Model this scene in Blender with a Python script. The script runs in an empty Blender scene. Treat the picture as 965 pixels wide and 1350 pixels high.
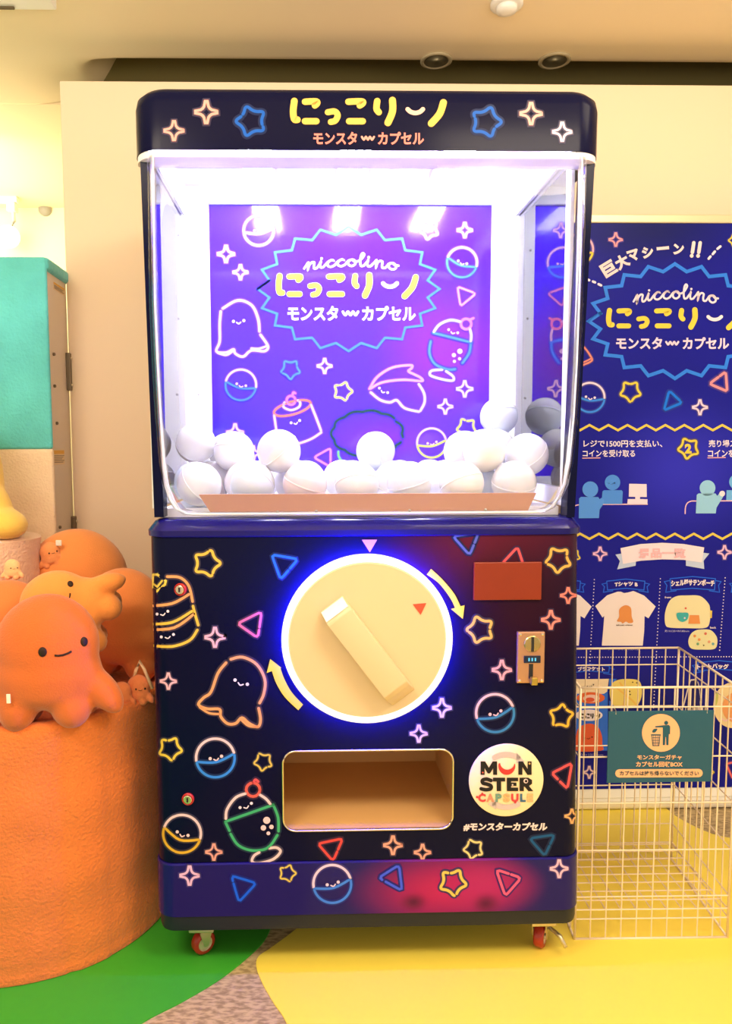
import bpy, bmesh, math, random
from mathutils import Vector, Matrix, Euler, noise
random.seed(7)
SC = bpy.context.scene
COL = SC.collection
PI = math.pi
W, H = 965, 1350
# ------------------------------------------------------------------ camera
FPX, CX, CY = 975.0, 434.0, 675.0
CAM = Vector((0, -1.92, 1.43))
cd = bpy.data.cameras.new('camera'); cam = bpy.data.objects.new('camera', cd); COL.objects.link(cam)
cd.sensor_fit = 'VERTICAL'; cd.sensor_height = 36.0; cd.sensor_width = 36.0 * W / H
cd.lens = FPX / H * 36.0
cd.shift_x = (W / 2 - CX) / H
cam.location = CAM
RM = Matrix.Rotation(math.radians(-1.3), 3, 'Z') @ Matrix.Rotation(math.radians(90 - 4.8), 3, 'X') @ Matrix.Rotation(math.radians(-0.25), 3, 'Z')
cam.rotation_euler = RM.to_euler()
SC.camera = cam
# ------------------------------------------------------------------ world, lights, exposure
wd = bpy.data.worlds.new('world'); SC.world = wd; wd.use_nodes = True
bg = wd.node_tree.nodes['Background']; bg.inputs[0].default_value = (1.0, 0.86, 0.66, 1); bg.inputs[1].default_value = 0.95
SC.view_settings.view_transform = 'Standard'; SC.view_settings.look = 'None'
SC.view_settings.gamma = 1.0; SC.view_settings.use_curve_mapping = False
SC.view_settings.exposure = 0.24

def area(name, loc, target, size, power, color, sy=None):
    l = bpy.data.lights.new(name, 'AREA'); l.energy = power; l.color = color; l.size = size
    if sy: l.shape = 'RECTANGLE'; l.size_y = sy
    o = bpy.data.objects.new(name, l); COL.objects.link(o); o.location = loc
    o.rotation_euler = (Vector(target) - Vector(loc)).to_track_quat('-Z', 'Y').to_euler(); return o
WARM = (1.0, 0.84, 0.63)
area('ceiling_panel_light', (1.1, -1.45, 2.9), (0.7, 0.6, 0.6), 1.0, 46, WARM, 0.8)
area('ceiling_panel_light', (-1.2, -1.45, 2.9), (-0.6, 0.6, 0.7), 1.0, 46, WARM, 0.8)
area('ceiling_panel_light', (1.6, -0.4, 2.92), (1.3, 0.2, 0.0), 0.6, 8, WARM, 0.6)
area('ceiling_fill', (0.4, -1.5, 2.05), (0.4, -1.5, 4.0), 3.2, 54, (1.0, 0.82, 0.61), 1.2)  # unseen lamp, added to brighten the ceiling
area('far_room_light', (-2.3, 2.0, 2.2), (-2.3, 2.2, 4.0), 1.2, 22, (1.0, 0.9, 0.62), 1.2)
area('far_room_light', (-2.0, 1.6, 2.7), (-2.2, 3.0, 2.0), 0.8, 16, (1.0, 0.9, 0.66), 0.8)

# ------------------------------------------------------------------ pixel helpers
def ray(px, py):
    return (RM @ Vector(((px - CX) / FPX, -(py - CY) / FPX, -1))).normalized()
def at(px, py, Y=0.0):
    d = ray(px, py); return CAM + d * ((Y - CAM.y) / d.y)
def ground(px, py, z=0.0):
    d = ray(px, py); return CAM + d * ((z - CAM.z) / d.z)

# ------------------------------------------------------------------ materials
def srgb(r, g, b):
    f = lambda c: (c / 12.92 if c <= 0.04045 else ((c + 0.055) / 1.055) ** 2.4)
    return (f(r / 255), f(g / 255), f(b / 255), 1)
MATS = {}
def mat(name, col=(0.8, 0.8, 0.8, 1), rough=0.5, metal=0.0, spec=0.5, emit=None, es=0.0, bump=0, bscale=50, var=0, vscale=8, coat=0, sheen=0):
    if name in MATS: return MATS[name]
    m = bpy.data.materials.new(name); m.use_nodes = True; nt = m.node_tree; b = nt.nodes['Principled BSDF']
    b.inputs['Base Color'].default_value = col; b.inputs['Roughness'].default_value = rough
    b.inputs['Metallic'].default_value = metal; b.inputs['Specular IOR Level'].default_value = spec
    if coat: b.inputs['Coat Weight'].default_value = coat; b.inputs['Coat Roughness'].default_value = 0.08
    if sheen: b.inputs['Sheen Weight'].default_value = sheen
    if emit: b.inputs['Emission Color'].default_value = emit; b.inputs['Emission Strength'].default_value = es
    tc = nt.nodes.new('ShaderNodeTexCoord')
    if bump:
        n = nt.nodes.new('ShaderNodeTexNoise'); n.inputs['Scale'].default_value = bscale; n.inputs['Detail'].default_value = 6
        bp = nt.nodes.new('ShaderNodeBump'); bp.inputs['Strength'].default_value = bump; bp.inputs['Distance'].default_value = 0.01
        nt.links.new(tc.outputs['Object'], n.inputs['Vector']); nt.links.new(n.outputs['Fac'], bp.inputs['Height']); nt.links.new(bp.outputs['Normal'], b.inputs['Normal'])
    n = nt.nodes.new('ShaderNodeTexNoise'); n.inputs['Scale'].default_value = vscale; n.inputs['Detail'].default_value = 4
    nt.links.new(tc.outputs['Object'], n.inputs['Vector'])
    mx = nt.nodes.new('ShaderNodeMix'); mx.data_type = 'RGBA'
    v = var
    mx.inputs[6].default_value = tuple(c * (1 - v) for c in col[:3]) + (1,)
    mx.inputs[7].default_value = tuple(min(1, c * (1 + v)) for c in col[:3]) + (1,)
    nt.links.new(n.outputs['Fac'], mx.inputs[0]); nt.links.new(mx.outputs[2], b.inputs['Base Color'])
    MATS[name] = m; return m
def ink(c, k=(0.82, 0.80, 1.22)):
    key = 'ink_%d_%d_%d_%d' % (*c, k[2] * 100)
    l = srgb(*c); return mat(key, tuple(min(.93, l[i] * k[i]) for i in range(3)) + (1,), 0.45, spec=0.2)
def clear_mat(name, tint, ior=1.45, rough=0.02, body=0.0, gloss=1.0, fac=1.0):
    if name in MATS: return MATS[name]
    m = bpy.data.materials.new(name); m.use_nodes = True; nt = m.node_tree
    nt.nodes.remove(nt.nodes['Principled BSDF'])
    out = nt.nodes['Material Output']; tr = nt.nodes.new('ShaderNodeBsdfTransparent'); gl = nt.nodes.new('ShaderNodeBsdfGlossy'); gl.inputs[0].default_value = (gloss, gloss, gloss, 1)
    fr = nt.nodes.new('ShaderNodeFresnel'); mx = nt.nodes.new('ShaderNodeMixShader'); sc_ = nt.nodes.new('ShaderNodeMath'); sc_.operation = 'MULTIPLY'; sc_.inputs[1].default_value = fac
    tr.inputs[0].default_value = tint; gl.inputs['Roughness'].default_value = rough; fr.inputs[0].default_value = ior
    nt.links.new(fr.outputs[0], sc_.inputs[0]); nt.links.new(sc_.outputs[0], mx.inputs[0]); nt.links.new(gl.outputs[0], mx.inputs[2])
    if body:
        df = nt.nodes.new('ShaderNodeBsdfDiffuse'); df.inputs[0].default_value = (1, 1, 1, 1); m2 = nt.nodes.new('ShaderNodeMixShader')
        m2.inputs[0].default_value = body; nt.links.new(tr.outputs[0], m2.inputs[1]); nt.links.new(df.outputs[0], m2.inputs[2])
        nt.links.new(m2.outputs[0], mx.inputs[1])
    else: nt.links.new(tr.outputs[0], mx.inputs[1])
    nt.links.new(mx.outputs[0], out.inputs[0]); MATS[name] = m; return m
def blob_mat(name, base, blobs, rough=0.2, spec=0.5, coat=0):
    """flat base colour with soft round patches of other colours; blobs = (centre, radii, colour)"""
    m = bpy.data.materials.new(name); m.use_nodes = True; nt = m.node_tree; b = nt.nodes['Principled BSDF']
    b.inputs['Roughness'].default_value = rough; b.inputs['Specular IOR Level'].default_value = spec; b.inputs['Coat Weight'].default_value = coat
    geo = nt.nodes.new('ShaderNodeNewGeometry'); prev = None
    for c, r, colr in blobs:
        s = nt.nodes.new('ShaderNodeVectorMath'); s.operation = 'SUBTRACT'; s.inputs[1].default_value = c
        d = nt.nodes.new('ShaderNodeVectorMath'); d.operation = 'DIVIDE'; d.inputs[1].default_value = r
        l = nt.nodes.new('ShaderNodeVectorMath'); l.operation = 'LENGTH'
        mr = nt.nodes.new('ShaderNodeMapRange'); mr.interpolation_type = 'SMOOTHSTEP'
        mr.inputs['From Min'].default_value = 1.0; mr.inputs['From Max'].default_value = 0.0
        nt.links.new(geo.outputs['Position'], s.inputs[0]); nt.links.new(s.outputs[0], d.inputs[0]); nt.links.new(d.outputs[0], l.inputs[0])
        nt.links.new(l.outputs['Value'], mr.inputs['Value'])
        mx = nt.nodes.new('ShaderNodeMix'); mx.data_type = 'RGBA'
        if prev: nt.links.new(prev, mx.inputs[6])
        else: mx.inputs[6].default_value = base
        mx.inputs[7].default_value = colr; nt.links.new(mr.outputs[0], mx.inputs[0]); prev = mx.outputs[2]
    nt.links.new(prev, b.inputs['Base Color']); MATS[name] = m; return m

# ------------------------------------------------------------------ object helpers
def thing(name, label, cat, loc=(0, 0, 0), group=None):
    o = bpy.data.objects.new(name, None); COL.objects.link(o); o.empty_display_size = 0.05
    o.location = loc; o['label'] = label; o['category'] = cat
    if group: o['group'] = group
    return o
def tag(o, label, cat, group=None):
    o['label'] = label; o['category'] = cat
    if group: o['group'] = group
    return o
def origin(o):
    v = Vector((0, 0, 0))
    while o: v = v + Vector(o.location); o = o.parent
    return v
def obj(name, bm, m, parent=None, smooth=False, label=None, angle=None):
    me = bpy.data.meshes.new(name)
    if parent is not None: bmesh.ops.translate(bm, vec=-origin(parent), verts=bm.verts)
    bm.to_mesh(me); bm.free()
    for k in (m if isinstance(m, (list, tuple)) else [m]): me.materials.append(k)
    if smooth:
        for p in me.polygons: p.use_smooth = True
        if angle: me.set_sharp_from_angle(angle=math.radians(angle))
    o = bpy.data.objects.new(name, me); COL.objects.link(o); o.parent = parent
    if label: o['label'] = label
    return o
def struct(name, bm, m, smooth=False):
    o = obj(name, bm, m, None, smooth); o['kind'] = 'structure'; return o
def box(bm, lo, hi, bev=0.0, seg=2, rot=None, mi=0):
    lo, hi = Vector(lo), Vector(hi); c = (lo + hi) / 2; s = hi - lo
    M = Matrix.Translation(c) @ (rot.to_4x4() if rot else Matrix.Identity(4)) @ Matrix.Diagonal((*s, 1))
    r = bmesh.ops.create_cube(bm, size=1, matrix=M); vs = r['verts']
    fs = list({f for v in vs for f in v.link_faces})
    for f in fs: f.material_index = mi
    if bev:
        es = list({e for v in vs for e in v.link_edges})
        bmesh.ops.bevel(bm, geom=es, offset=bev, segments=seg, profile=0.5, affect='EDGES')
    return bm
def B(lo, hi, bev=0.0, seg=2): return box(bmesh.new(), lo, hi, bev, seg)
def tube(bm, pts, r, n=6, closed=False):
    pts = [Vector(p) for p in pts]; rings = []; N = len(pts)
    for i, p in enumerate(pts):
        if closed: d = pts[(i + 1) % N] - pts[i - 1]
        else: d = pts[min(i + 1, N - 1)] - pts[max(i - 1, 0)]
        d.normalize(); a = Vector((0, 0, 1)) if abs(d.z) < 0.9 else Vector((1, 0, 0))
        u = d.cross(a).normalized(); v = d.cross(u)
        rr = r[i] if isinstance(r, (list, tuple)) else r
        rings.append([bm.verts.new(p + u * math.cos(2 * PI * k / n) * rr + v * math.sin(2 * PI * k / n) * rr) for k in range(n)])
    for i in range(N if closed else N - 1):
        A, Bq = rings[i], rings[(i + 1) % N]
        for k in range(n): bm.faces.new((A[k], A[(k + 1) % n], Bq[(k + 1) % n], Bq[k]))
    if not closed:
        bm.faces.new(rings[0][::-1]); bm.faces.new(rings[-1])
    return bm
def lathe(bm, prof, M=Matrix.Identity(4), n=48, cap=True):
    """prof: (radius, height) pairs; axis = local z"""
    rings = []
    for r, h in prof:
        rings.append([bm.verts.new(M @ Vector((r * math.cos(2 * PI * k / n), r * math.sin(2 * PI * k / n), h))) for k in range(n)])
    for i in range(len(rings) - 1):
        for k in range(n): bm.faces.new((rings[i][k], rings[i][(k + 1) % n], rings[i + 1][(k + 1) % n], rings[i + 1][k]))
    if cap:
        bm.faces.new(rings[0][::-1]); bm.faces.new(rings[-1])
    return bm
def rrect(x0, x1, y0, y1, r, n=8, rb=None):
    """outline, counter-clockwise from the front-left corner; y0 = front"""
    rb = r if rb is None else rb; out = []
    for cx, cy, a0, q in ((x0 + r, y0 + r, PI, r), (x1 - r, y0 + r, 1.5 * PI, r), (x1 - rb, y1 - rb, 0, rb), (x0 + rb, y1 - rb, 0.5 * PI, rb)):
        for k in range(n + 1):
            a = a0 + 0.5 * PI * k / n; out.append((cx + q * math.cos(a), cy + q * math.sin(a)))
    return out
def loft(bm, levels, cap=(True, True), n=8):
    rings = []
    for lv in levels:
        z, x0, x1, y0, y1, r = lv[:6]; rb = lv[6] if len(lv) > 6 else None
        rings.append([bm.verts.new((x, y, z)) for x, y in rrect(x0, x1, y0, y1, r, n, rb)])
    m = len(rings[0])
    for i in range(len(rings) - 1):
        for k in range(m): bm.faces.new((rings[i][k], rings[i][(k + 1) % m], rings[i + 1][(k + 1) % m], rings[i + 1][k]))
    if cap[0]: bm.faces.new(rings[0][::-1])
    if cap[1]: bm.faces.new(rings[-1])
    return bm
def evaluated(o):
    dg = bpy.context.evaluated_depsgraph_get(); me = bpy.data.meshes.new_from_object(o.evaluated_get(dg)); bm = bmesh.new(); bm.from_mesh(me)
    bpy.data.meshes.remove(me); old = o.data; bpy.data.objects.remove(o); bpy.data.meshes.remove(old); return bm
def axis_m(loc, d):
    """matrix taking local z to direction d"""
    return Matrix.Translation(Vector(loc)) @ Vector(d).to_track_quat('Z', 'Y').to_matrix().to_4x4()

# ------------------------------------------------------------------ flat print canvas (pixels of the photograph mapped on a real surface)
TXT = {}
def text_mesh(body, bold):
    k = (body, bold)
    if k in TXT: return TXT[k]
    c = bpy.data.curves.new('t', 'FONT'); c.body = body; c.offset = bold; c.resolution_u = 3
    o = bpy.data.objects.new('t', c); COL.objects.link(o)
    dg = bpy.context.evaluated_depsgraph_get(); me = bpy.data.meshes.new_from_object(o.evaluated_get(dg))
    vs = [(v.co.x, v.co.y) for v in me.vertices]; fs = [tuple(p.vertices) for p in me.polygons]
    bpy.data.objects.remove(o); bpy.data.curves.remove(c); bpy.data.meshes.remove(me)
    TXT[k] = (vs, fs); return TXT[k]
def catmull(p, closed=False, s=5):
    p = [Vector((a[0], a[1])) for a in p]; n = len(p)
    if n < 3: return p
    out = []
    for i in range(n if closed else n - 1):
        g = (lambda j: p[j % n]) if closed else (lambda j: p[max(0, min(n - 1, j))])
        a, b, c, d = g(i - 1), g(i), g(i + 1), g(i + 2)
        for k in range(s):
            t = k / s
            out.append(0.5 * (2 * b + (c - a) * t + (2 * a - 5 * b + 4 * c - d) * t * t + (3 * b - a - 3 * c + d) * t ** 3))
    if not closed: out.append(p[-1])
    return out
def chaikin(p, it=2, q=0.22):
    p = [Vector((a[0], a[1])) for a in p]
    for _ in range(it):
        o = []
        for i in range(len(p)):
            a, b = p[i], p[(i + 1) % len(p)]; o += [a * (1 - q) + b * q, a * q + b * (1 - q)]
        p = o
    return p
def dashes(p, gaps):
    """closed polyline -> open pieces, leaving out the given (start, end) fractions"""
    n = len(p); L = [0]
    for i in range(n): L.append(L[-1] + (p[(i + 1) % n] - p[i]).length)
    def pt(f):
        s = (f % 1) * L[-1]
        for i in range(n):
            if L[i + 1] >= s: return p[i] + (p[(i + 1) % n] - p[i]) * ((s - L[i]) / max(1e-9, L[i + 1] - L[i]))
    if not gaps: return [p + [p[0]]]
    gaps = sorted(gaps); out = []
    for i, (a, b) in enumerate(gaps):
        e = gaps[(i + 1) % len(gaps)][0] + (1 if i == len(gaps) - 1 else 0)
        k = max(6, int((e - b) * n * 1.3)); out.append([pt(b + (e - b) * j / k) for j in range(k + 1)])
    return out
class Canvas:
    def __init__(s, f, bgc, halo=True, k=(0.82, 0.80, 1.22)): s.f = f; s.k = k; s.bm = bmesh.new(); s.m = []; s.bgc = bgc; s.halo = halo; s.lay = 2
    def mi(s, c):
        m = ink(c, s.k)
        if m not in s.m: s.m.append(m)
        return s.m.index(m)
    def face(s, pts, c, lay):
        try:
            f = s.bm.faces.new([s.bm.verts.new(s.f(p[0], p[1], lay)) for p in pts]); f.material_index = s.mi(c)
        except ValueError: pass
    def fill(s, pts, c, lay=None): s.face(pts, c, s.lay if lay is None else lay)
    def disc(s, x, y, r, c, ry=None, lay=None, rot=0, n=24):
        ry = ry or r; ca, sa = math.cos(rot), math.sin(rot)
        s.face([(x + r * math.cos(2 * PI * k / n) * ca - ry * math.sin(2 * PI * k / n) * sa, y + r * math.cos(2 * PI * k / n) * sa + ry * math.sin(2 * PI * k / n) * ca) for k in range(n)], c, s.lay if lay is None else lay)
    def _line(s, p, w, c, lay, closed=False):
        q = [p[0]]
        for a in p[1:]:
            if (a - q[-1]).length > 1e-3: q.append(a)
        p = q; n = len(p)
        if n < 2: return
        L, R = [], []
        for i in range(n):
            d1 = (p[i] - p[i - 1]).normalized() if i else (p[1] - p[0]).normalized()
            d2 = (p[i + 1] - p[i]).normalized() if i < n - 1 else d1
            n1 = Vector((-d1.y, d1.x)); n2 = Vector((-d2.y, d2.x)); m = n1 + n2
            m = n1 if m.length < 1e-3 else m.normalized(); k = min(1.6, 1 / max(0.3, m.dot(n1)))
            L.append(p[i] + m * w / 2 * k); R.append(p[i] - m * w / 2 * k)
        vl = [s.bm.verts.new(s.f(a.x, a.y, lay)) for a in L]; vr = [s.bm.verts.new(s.f(a.x, a.y, lay)) for a in R]; mi = s.mi(c)
        for i in range(n - 1):
            f = s.bm.faces.new((vl[i], vl[i + 1], vr[i + 1], vr[i])); f.material_index = mi
        if not closed:
            for e, o_ in ((p[0], p[1]), (p[-1], p[-2])):
                d = (e - o_).normalized(); a0 = math.atan2(d.y, d.x) - PI / 2
                s.face([(e.x + w / 2 * math.cos(a0 + PI * k / 6), e.y + w / 2 * math.sin(a0 + PI * k / 6)) for k in range(7)], c, lay)
    def stroke(s, p, w, c, closed=False, smooth=True, lay=None, halo=None, gaps=None):
        p = catmull(p, closed) if smooth else [Vector((a[0], a[1])) for a in p]
        halo = s.halo if halo is None else halo; lay = s.lay if lay is None else lay
        ps = dashes(p, gaps) if closed else [p]
        for q in ps:
            if halo:
                for kk, (ww, t) in enumerate(((2.5, 0.14), (1.75, 0.34))):
                    hc = tuple(int(s.bgc[i] * (1 - t) + (c[i] * 0.92 if i < 2 else c[i] * 0.75) * t) for i in range(3))
                    s._line(q, w * ww, hc, lay - 1.4 + kk * 0.6)
            s._line(q, w, c, lay)
    def text(s, body, x0, y0, x1, y1, c, bold=0.02, rot=0, lay=None, skew=0, arc=0):
        vs, fs = text_mesh(body, bold); xs = [v[0] for v in vs]; ys = [v[1] for v in vs]
        ax, bx, ay, by = min(xs), max(xs), min(ys), max(ys); cx, cy = (x0 + x1) / 2, (y0 + y1) / 2; ca, sa = math.cos(rot), math.sin(rot)
        lay = s.lay if lay is None else lay; bv = []
        for x, y in vs:
            u = ((x - ax) / (bx - ax) - 0.5); v = (0.5 - (y - ay) / (by - ay)); X = u * (x1 - x0) - skew * v * (y1 - y0); Y = v * (y1 - y0) + arc * 4 * u * u
            bv.append(s.bm.verts.new(s.f(cx + X * ca - Y * sa, cy + X * sa + Y * ca, lay)))
        mi = s.mi(c)
        for f in fs:
            try: q = s.bm.faces.new([bv[i] for i in f]); q.material_index = mi
            except ValueError: pass
    # --- motifs
    def sparkle(s, x, y, r, c=(255, 195, 185), w=None):
        w = w or max(1.6, r * 0.22); r = r - w / 2; p = []
        for k in range(4):
            a = k * PI / 2; b = a + PI / 4
            p += [Vector((x + r * math.cos(a - .1), y + r * math.sin(a - .1))), Vector((x + r * math.cos(a + .1), y + r * math.sin(a + .1))),
                  Vector((x + .56 * r * math.cos(b - .42), y + .56 * r * math.sin(b - .42))), Vector((x + .47 * r * math.cos(b), y + .47 * r * math.sin(b))), Vector((x + .56 * r * math.cos(b + .42), y + .56 * r * math.sin(b + .42)))]
        s.stroke(p, w, c, closed=True, smooth=False)
    def star(s, x, y, r, c=(250, 205, 70), rot=-90, w=None, gaps=((.13, .17), (.62, .66)), inner=0.60):
        w = w or max(1.7, r * 0.17); r = r - w / 2; p = []
        for k in range(10):
            a = math.radians(rot) + k * PI / 5; q = r * 1.08 if k % 2 == 0 else r * inner; p.append((x + q * math.cos(a), y + q * math.sin(a)))
        s.stroke(chaikin(p, 3, 0.25), w, c, closed=True, smooth=False, gaps=list(gaps))
    def tri(s, a, b, c_, col, w=3.2, gaps=((.22, .26),)):
        s.stroke(chaikin([a, b, c_], 3, 0.09), w, col, closed=True, smooth=False, gaps=list(gaps))
    def face_(s, x1, y1, x2, y2, r, c=(255, 240, 225), w=None):
        s.disc(x1, y1, r, c); s.disc(x2, y2, r, c); mx, my = (x1 + x2) / 2, (y1 + y2) / 2; d = Vector((x2 - x1, y2 - y1)); nn = Vector((-d.y, d.x)).normalized()
        q = [Vector((mx, my)) + d * t + nn * (r * 0.9 + k) for t, k in ((-.2, 0), (0, r * 1.0), (.2, 0))]
        s.stroke(q, w or r * 0.8, c, halo=False)
    def capsule(s, x, y, r, top, bot, tilt=-15, w=None, bow=0.22, sq=1.0):
        w = w or max(2.0, r * 0.12); r = r - w / 2; t = math.radians(tilt)
        P = lambda a, rr=r: (x + rr * math.cos(a), y + rr * sq * math.sin(a))
        g = 0.06
        s.stroke([P(t + PI + g + (PI - 2 * g) * k / 14) for k in range(15)], w, top)
        s.stroke([P(t + g + (PI - 2 * g) * k / 14) for k in range(15)], w, bot)
        a, b = P(t), P(t + PI); nx, ny = -(a[1] - b[1]) / (2 * r), (a[0] - b[0]) / (2 * r); mx, my = (a[0] + b[0]) / 2 + nx * r * bow * 1, (a[1] + b[1]) / 2 + ny * r * bow
        s.stroke([(a[0] * .97 + x * .03, a[1]), (mx, my), (b[0] * .97 + x * .03, b[1])], w, bot)
        f = lambda u, v: (x + u * r * math.cos(t) - v * r * math.sin(t), y + u * r * math.sin(t) + v * r * math.cos(t))
        e1, e2 = f(-.27, -.02), f(.33, -.02); s.face_(*e1, *e2, max(1.0, r * 0.085), top)
    def xf(s, pts, ox, oy, k): return [(ox + p[0] * k, oy + p[1] * k) for p in pts]
    def logo(s, x0, y0, x1, y1, c, smile):
        sx, sy = (x1 - x0) / 206, (y1 - y0) / 39; m = lambda p: [(x0 + (a - 383.5) * sx, y0 + (b - 128) * sy) for a, b in p]
        for p, w in (([(388, 133), (386.5, 147), (388, 157), (392, 158)], 9), ([(402, 134), (416, 133.5), (418, 136), (415, 139)], 8.6), ([(402, 160), (417, 160)], 8.6),
                     ([(432, 148), (441, 147), (445, 152), (442, 159), (436, 161)], 8.2), ([(459, 134), (476, 133.5), (478, 136), (474, 139)], 8.6), ([(460, 160), (478, 160)], 8.6),
                     ([(497, 133), (496, 143), (499, 148)], 8.6), ([(517, 132), (517, 147), (511, 162)], 9.4), ([(584, 135), (579, 150), (568, 163)], 9.4)):
            s.stroke(m(p), w * sy, c, halo=False)
        s.stroke(m([(537, 144), (541, 147.5), (547, 149), (553, 147.5), (557, 144)]), 6 * sy, smile, halo=False)
    def subtitle(s, xa, xb, xc, xd, xe, xf_, y0, y1, c, wc=None, bold=0.035):
        s.text('モンスタ', xa, y0, xb, y1, c, bold); s.text('カプセル', xe, y0, xf_, y1, c, bold)
        n = 7; h = (y1 - y0) * 0.11; my = (y0 + y1) / 2
        s.stroke([(xc + (xd - xc) * k / (n - 1), my + (h if k % 2 else -h)) for k in range(n)], (y1 - y0) * 0.16, wc or c, halo=False)
    def script(s, x0, y0, x1, y1, c, w, arc=0):
        """joined handwriting reading niccolino"""
        L = {'n': ([(0, 6), (1.5, 3), (3, 0), (3, 4), (2.6, 9), (3.6, 3.5), (5.6, .4), (7.4, 1.2), (7.0, 5), (7.3, 8), (9, 8), (10.5, 5.5)], 10),
             'i': ([(0, 6), (1.6, 2.5), (2.2, .8), (1.6, 5), (2.2, 8), (4, 7.5), (5.2, 5.5)], 5.2),
             'c': ([(0, 6), (2.2, 2.2), (4.6, .4), (6.2, 1.4), (4.6, .4), (2.2, 3), (1.8, 6.5), (4, 8.4), (6.6, 7), (7.6, 5.5)], 7.4),
             'o': ([(0, 5), (2.2, 2), (5, .6), (2.4, 2.5), (2.0, 6.4), (4.4, 8.4), (7, 6), (6.6, 2), (4.8, .6), (6.4, 2.8), (9, 2.6)], 8.8),
             'l': ([(0, 3.5), (2.6, 0), (4.6, -5.2), (3.6, -7), (2.4, -4), (1.8, 3), (2.4, 8), (4.4, 7.4), (5.4, 5.5)], 5.4)}
        pts = []; cur = 0; dots = []
        for ch in 'niccolino':
            p, adv = L[ch]; pts += [(cur + a, b) for a, b in p[(1 if pts else 0):]]
            if ch == 'i': dots.append((cur + 2.6, -2.6))
            cur += adv
        k = (x1 - x0) / cur; ky = (y1 - y0) / 17
        f = lambda a, b: (x0 + a * k, y0 + (b + 7.5) * ky + arc * 4 * (a / cur - .5) ** 2)
        s.stroke([f(a, b) for a, b in pts], w, c, halo=False)
        for a, b in dots: s.disc(*f(a, b), w * .6, c, n=10)
    def zigzag_badge(s, x, y, rx, ry, n, c, w, inner=0.88):
        p = []
        for k in range(2 * n):
            a = PI + k * PI / n; q = 1 if k % 2 == 0 else inner; p.append(Vector((x + rx * q * math.cos(a), y + ry * q * math.sin(a))))
        p.append(p[0]); p.append(p[1]); s.stroke(p, w, c, smooth=False, halo=False)
    def octo_doodle(s, segs, arcs, eyes, f, c, w, wf):
        for q in segs: s.stroke([f(*p) for p in q], w, c)
        for q in arcs: s.stroke([f(*p) for p in q], w * .8, c)
        s.face_(*f(*eyes[0]), *f(*eyes[1]), wf)
    def build(s, name, parent, label=None): return obj(name, s.bm, s.m, parent, label=label)
def plane_map(Y, off=0.0006):
    return lambda px, py, lay: at(px, py, Y) - Vector((0, off * lay, 0))

# ================================================================== the room
wallm = mat('wall_paint', (0.88, 0.70, 0.53, 1), 0.7, spec=0.2, bump=0.02, bscale=200)
ceilm = mat('ceiling_paint', (0.90, 0.76, 0.54, 1), 0.8, spec=0.1, bump=0.02, bscale=150)
farm = mat('far_paint', (0.90, 0.84, 0.58, 1), 0.8, spec=0.1)
darkm = mat('void_shade', (0.20, 0.17, 0.07, 1), 0.9, spec=0.0)  # dark colour stands in for shade in the gap above the wall
FLOORM = bpy.data.materials.new('grey_floor'); FLOORM.use_nodes = True
nt = FLOORM.node_tree; b = nt.nodes['Principled BSDF']; tc = nt.nodes.new('ShaderNodeTexCoord'); mp = nt.nodes.new('ShaderNodeMapping')
mp.inputs['Scale'].default_value = (40, 110, 1); mp.inputs['Rotation'].default_value = (0, 0, 0.25)
n1 = nt.nodes.new('ShaderNodeTexNoise'); n1.inputs['Scale'].default_value = 1.0; n1.inputs['Detail'].default_value = 5
n2 = nt.nodes.new('ShaderNodeTexChecker'); n2.inputs['Scale'].default_value = 5.0
cr = nt.nodes.new('ShaderNodeValToRGB'); cr.color_ramp.elements[0].position = 0.40; cr.color_ramp.elements[0].color = srgb(150, 130, 96)
cr.color_ramp.elements[1].position = 0.58; cr.color_ramp.elements[1].color = srgb(198, 176, 134)
nt.links.new(tc.outputs['Object'], mp.inputs['Vector']); nt.links.new(mp.outputs[0], n1.inputs['Vector']); nt.links.new(n1.outputs['Fac'], cr.inputs[0])
nt.links.new(cr.outputs[0], b.inputs['Base Color']); b.inputs['Roughness'].default_value = 0.6
YW, YF, ZC = 1.0, 2.9, 2.95
xe = at(88, 400, YW).x
struct('floor', B((-5, -5, -0.1), (5, 3.2, 0)), FLOORM)
xs0 = xe + .10
def sst(a, b_, v): v = max(0, min(1, (v - a) / (b_ - a))); return v * v * (3 - 2 * v)
bm = bmesh.new(); xs = [-5, -3, -1.2] + [xe + .5 * k / 20 for k in range(21)] + [0, 1, 2, 3.5, 5]; ys = [-5, -3, -1, 0, .6] + [.9 + .6 * k / 40 for k in range(41)]
gv = [[bm.verts.new((x, y, ZC + .42 * sst(1.10, 1.34, y) * sst(xe - .05, xe + .30, x))) for y in ys] for x in xs]
for a_ in range(len(xs) - 1):
    for c_ in range(len(ys) - 1): bm.faces.new((gv[a_][c_], gv[a_][c_ + 1], gv[a_ + 1][c_ + 1], gv[a_ + 1][c_]))
r = bmesh.ops.extrude_face_region(bm, geom=list(bm.faces)); bmesh.ops.translate(bm, vec=(0, 0, .1), verts=[v for v in r['geom'] if isinstance(v, bmesh.types.BMVert)])
bmesh.ops.recalc_face_normals(bm, faces=bm.faces)
struct('ceiling', bm, ceilm, True)
struct('ceiling', B((-5, 1.5, ZC), (xs0, 3.0, ZC + .12)), ceilm)
zt = at(480, 109, YW).z
struct('wall_back', B((xe, YW, 0), (5, YW + 0.12, zt), 0.004), wallm)
struct('wall_behind', B((xe - .04, 1.45, 0), (5, 1.50, ZC + .45)), darkm)
struct('wall_far', B((-5, YF, 0), (xe + 0.6, YF + .1, ZC)), farm)
struct('wall_far_side', B((xs0, 1.551, 0), (xs0 + .1, YF - .001, ZC - .001)), farm)

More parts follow.
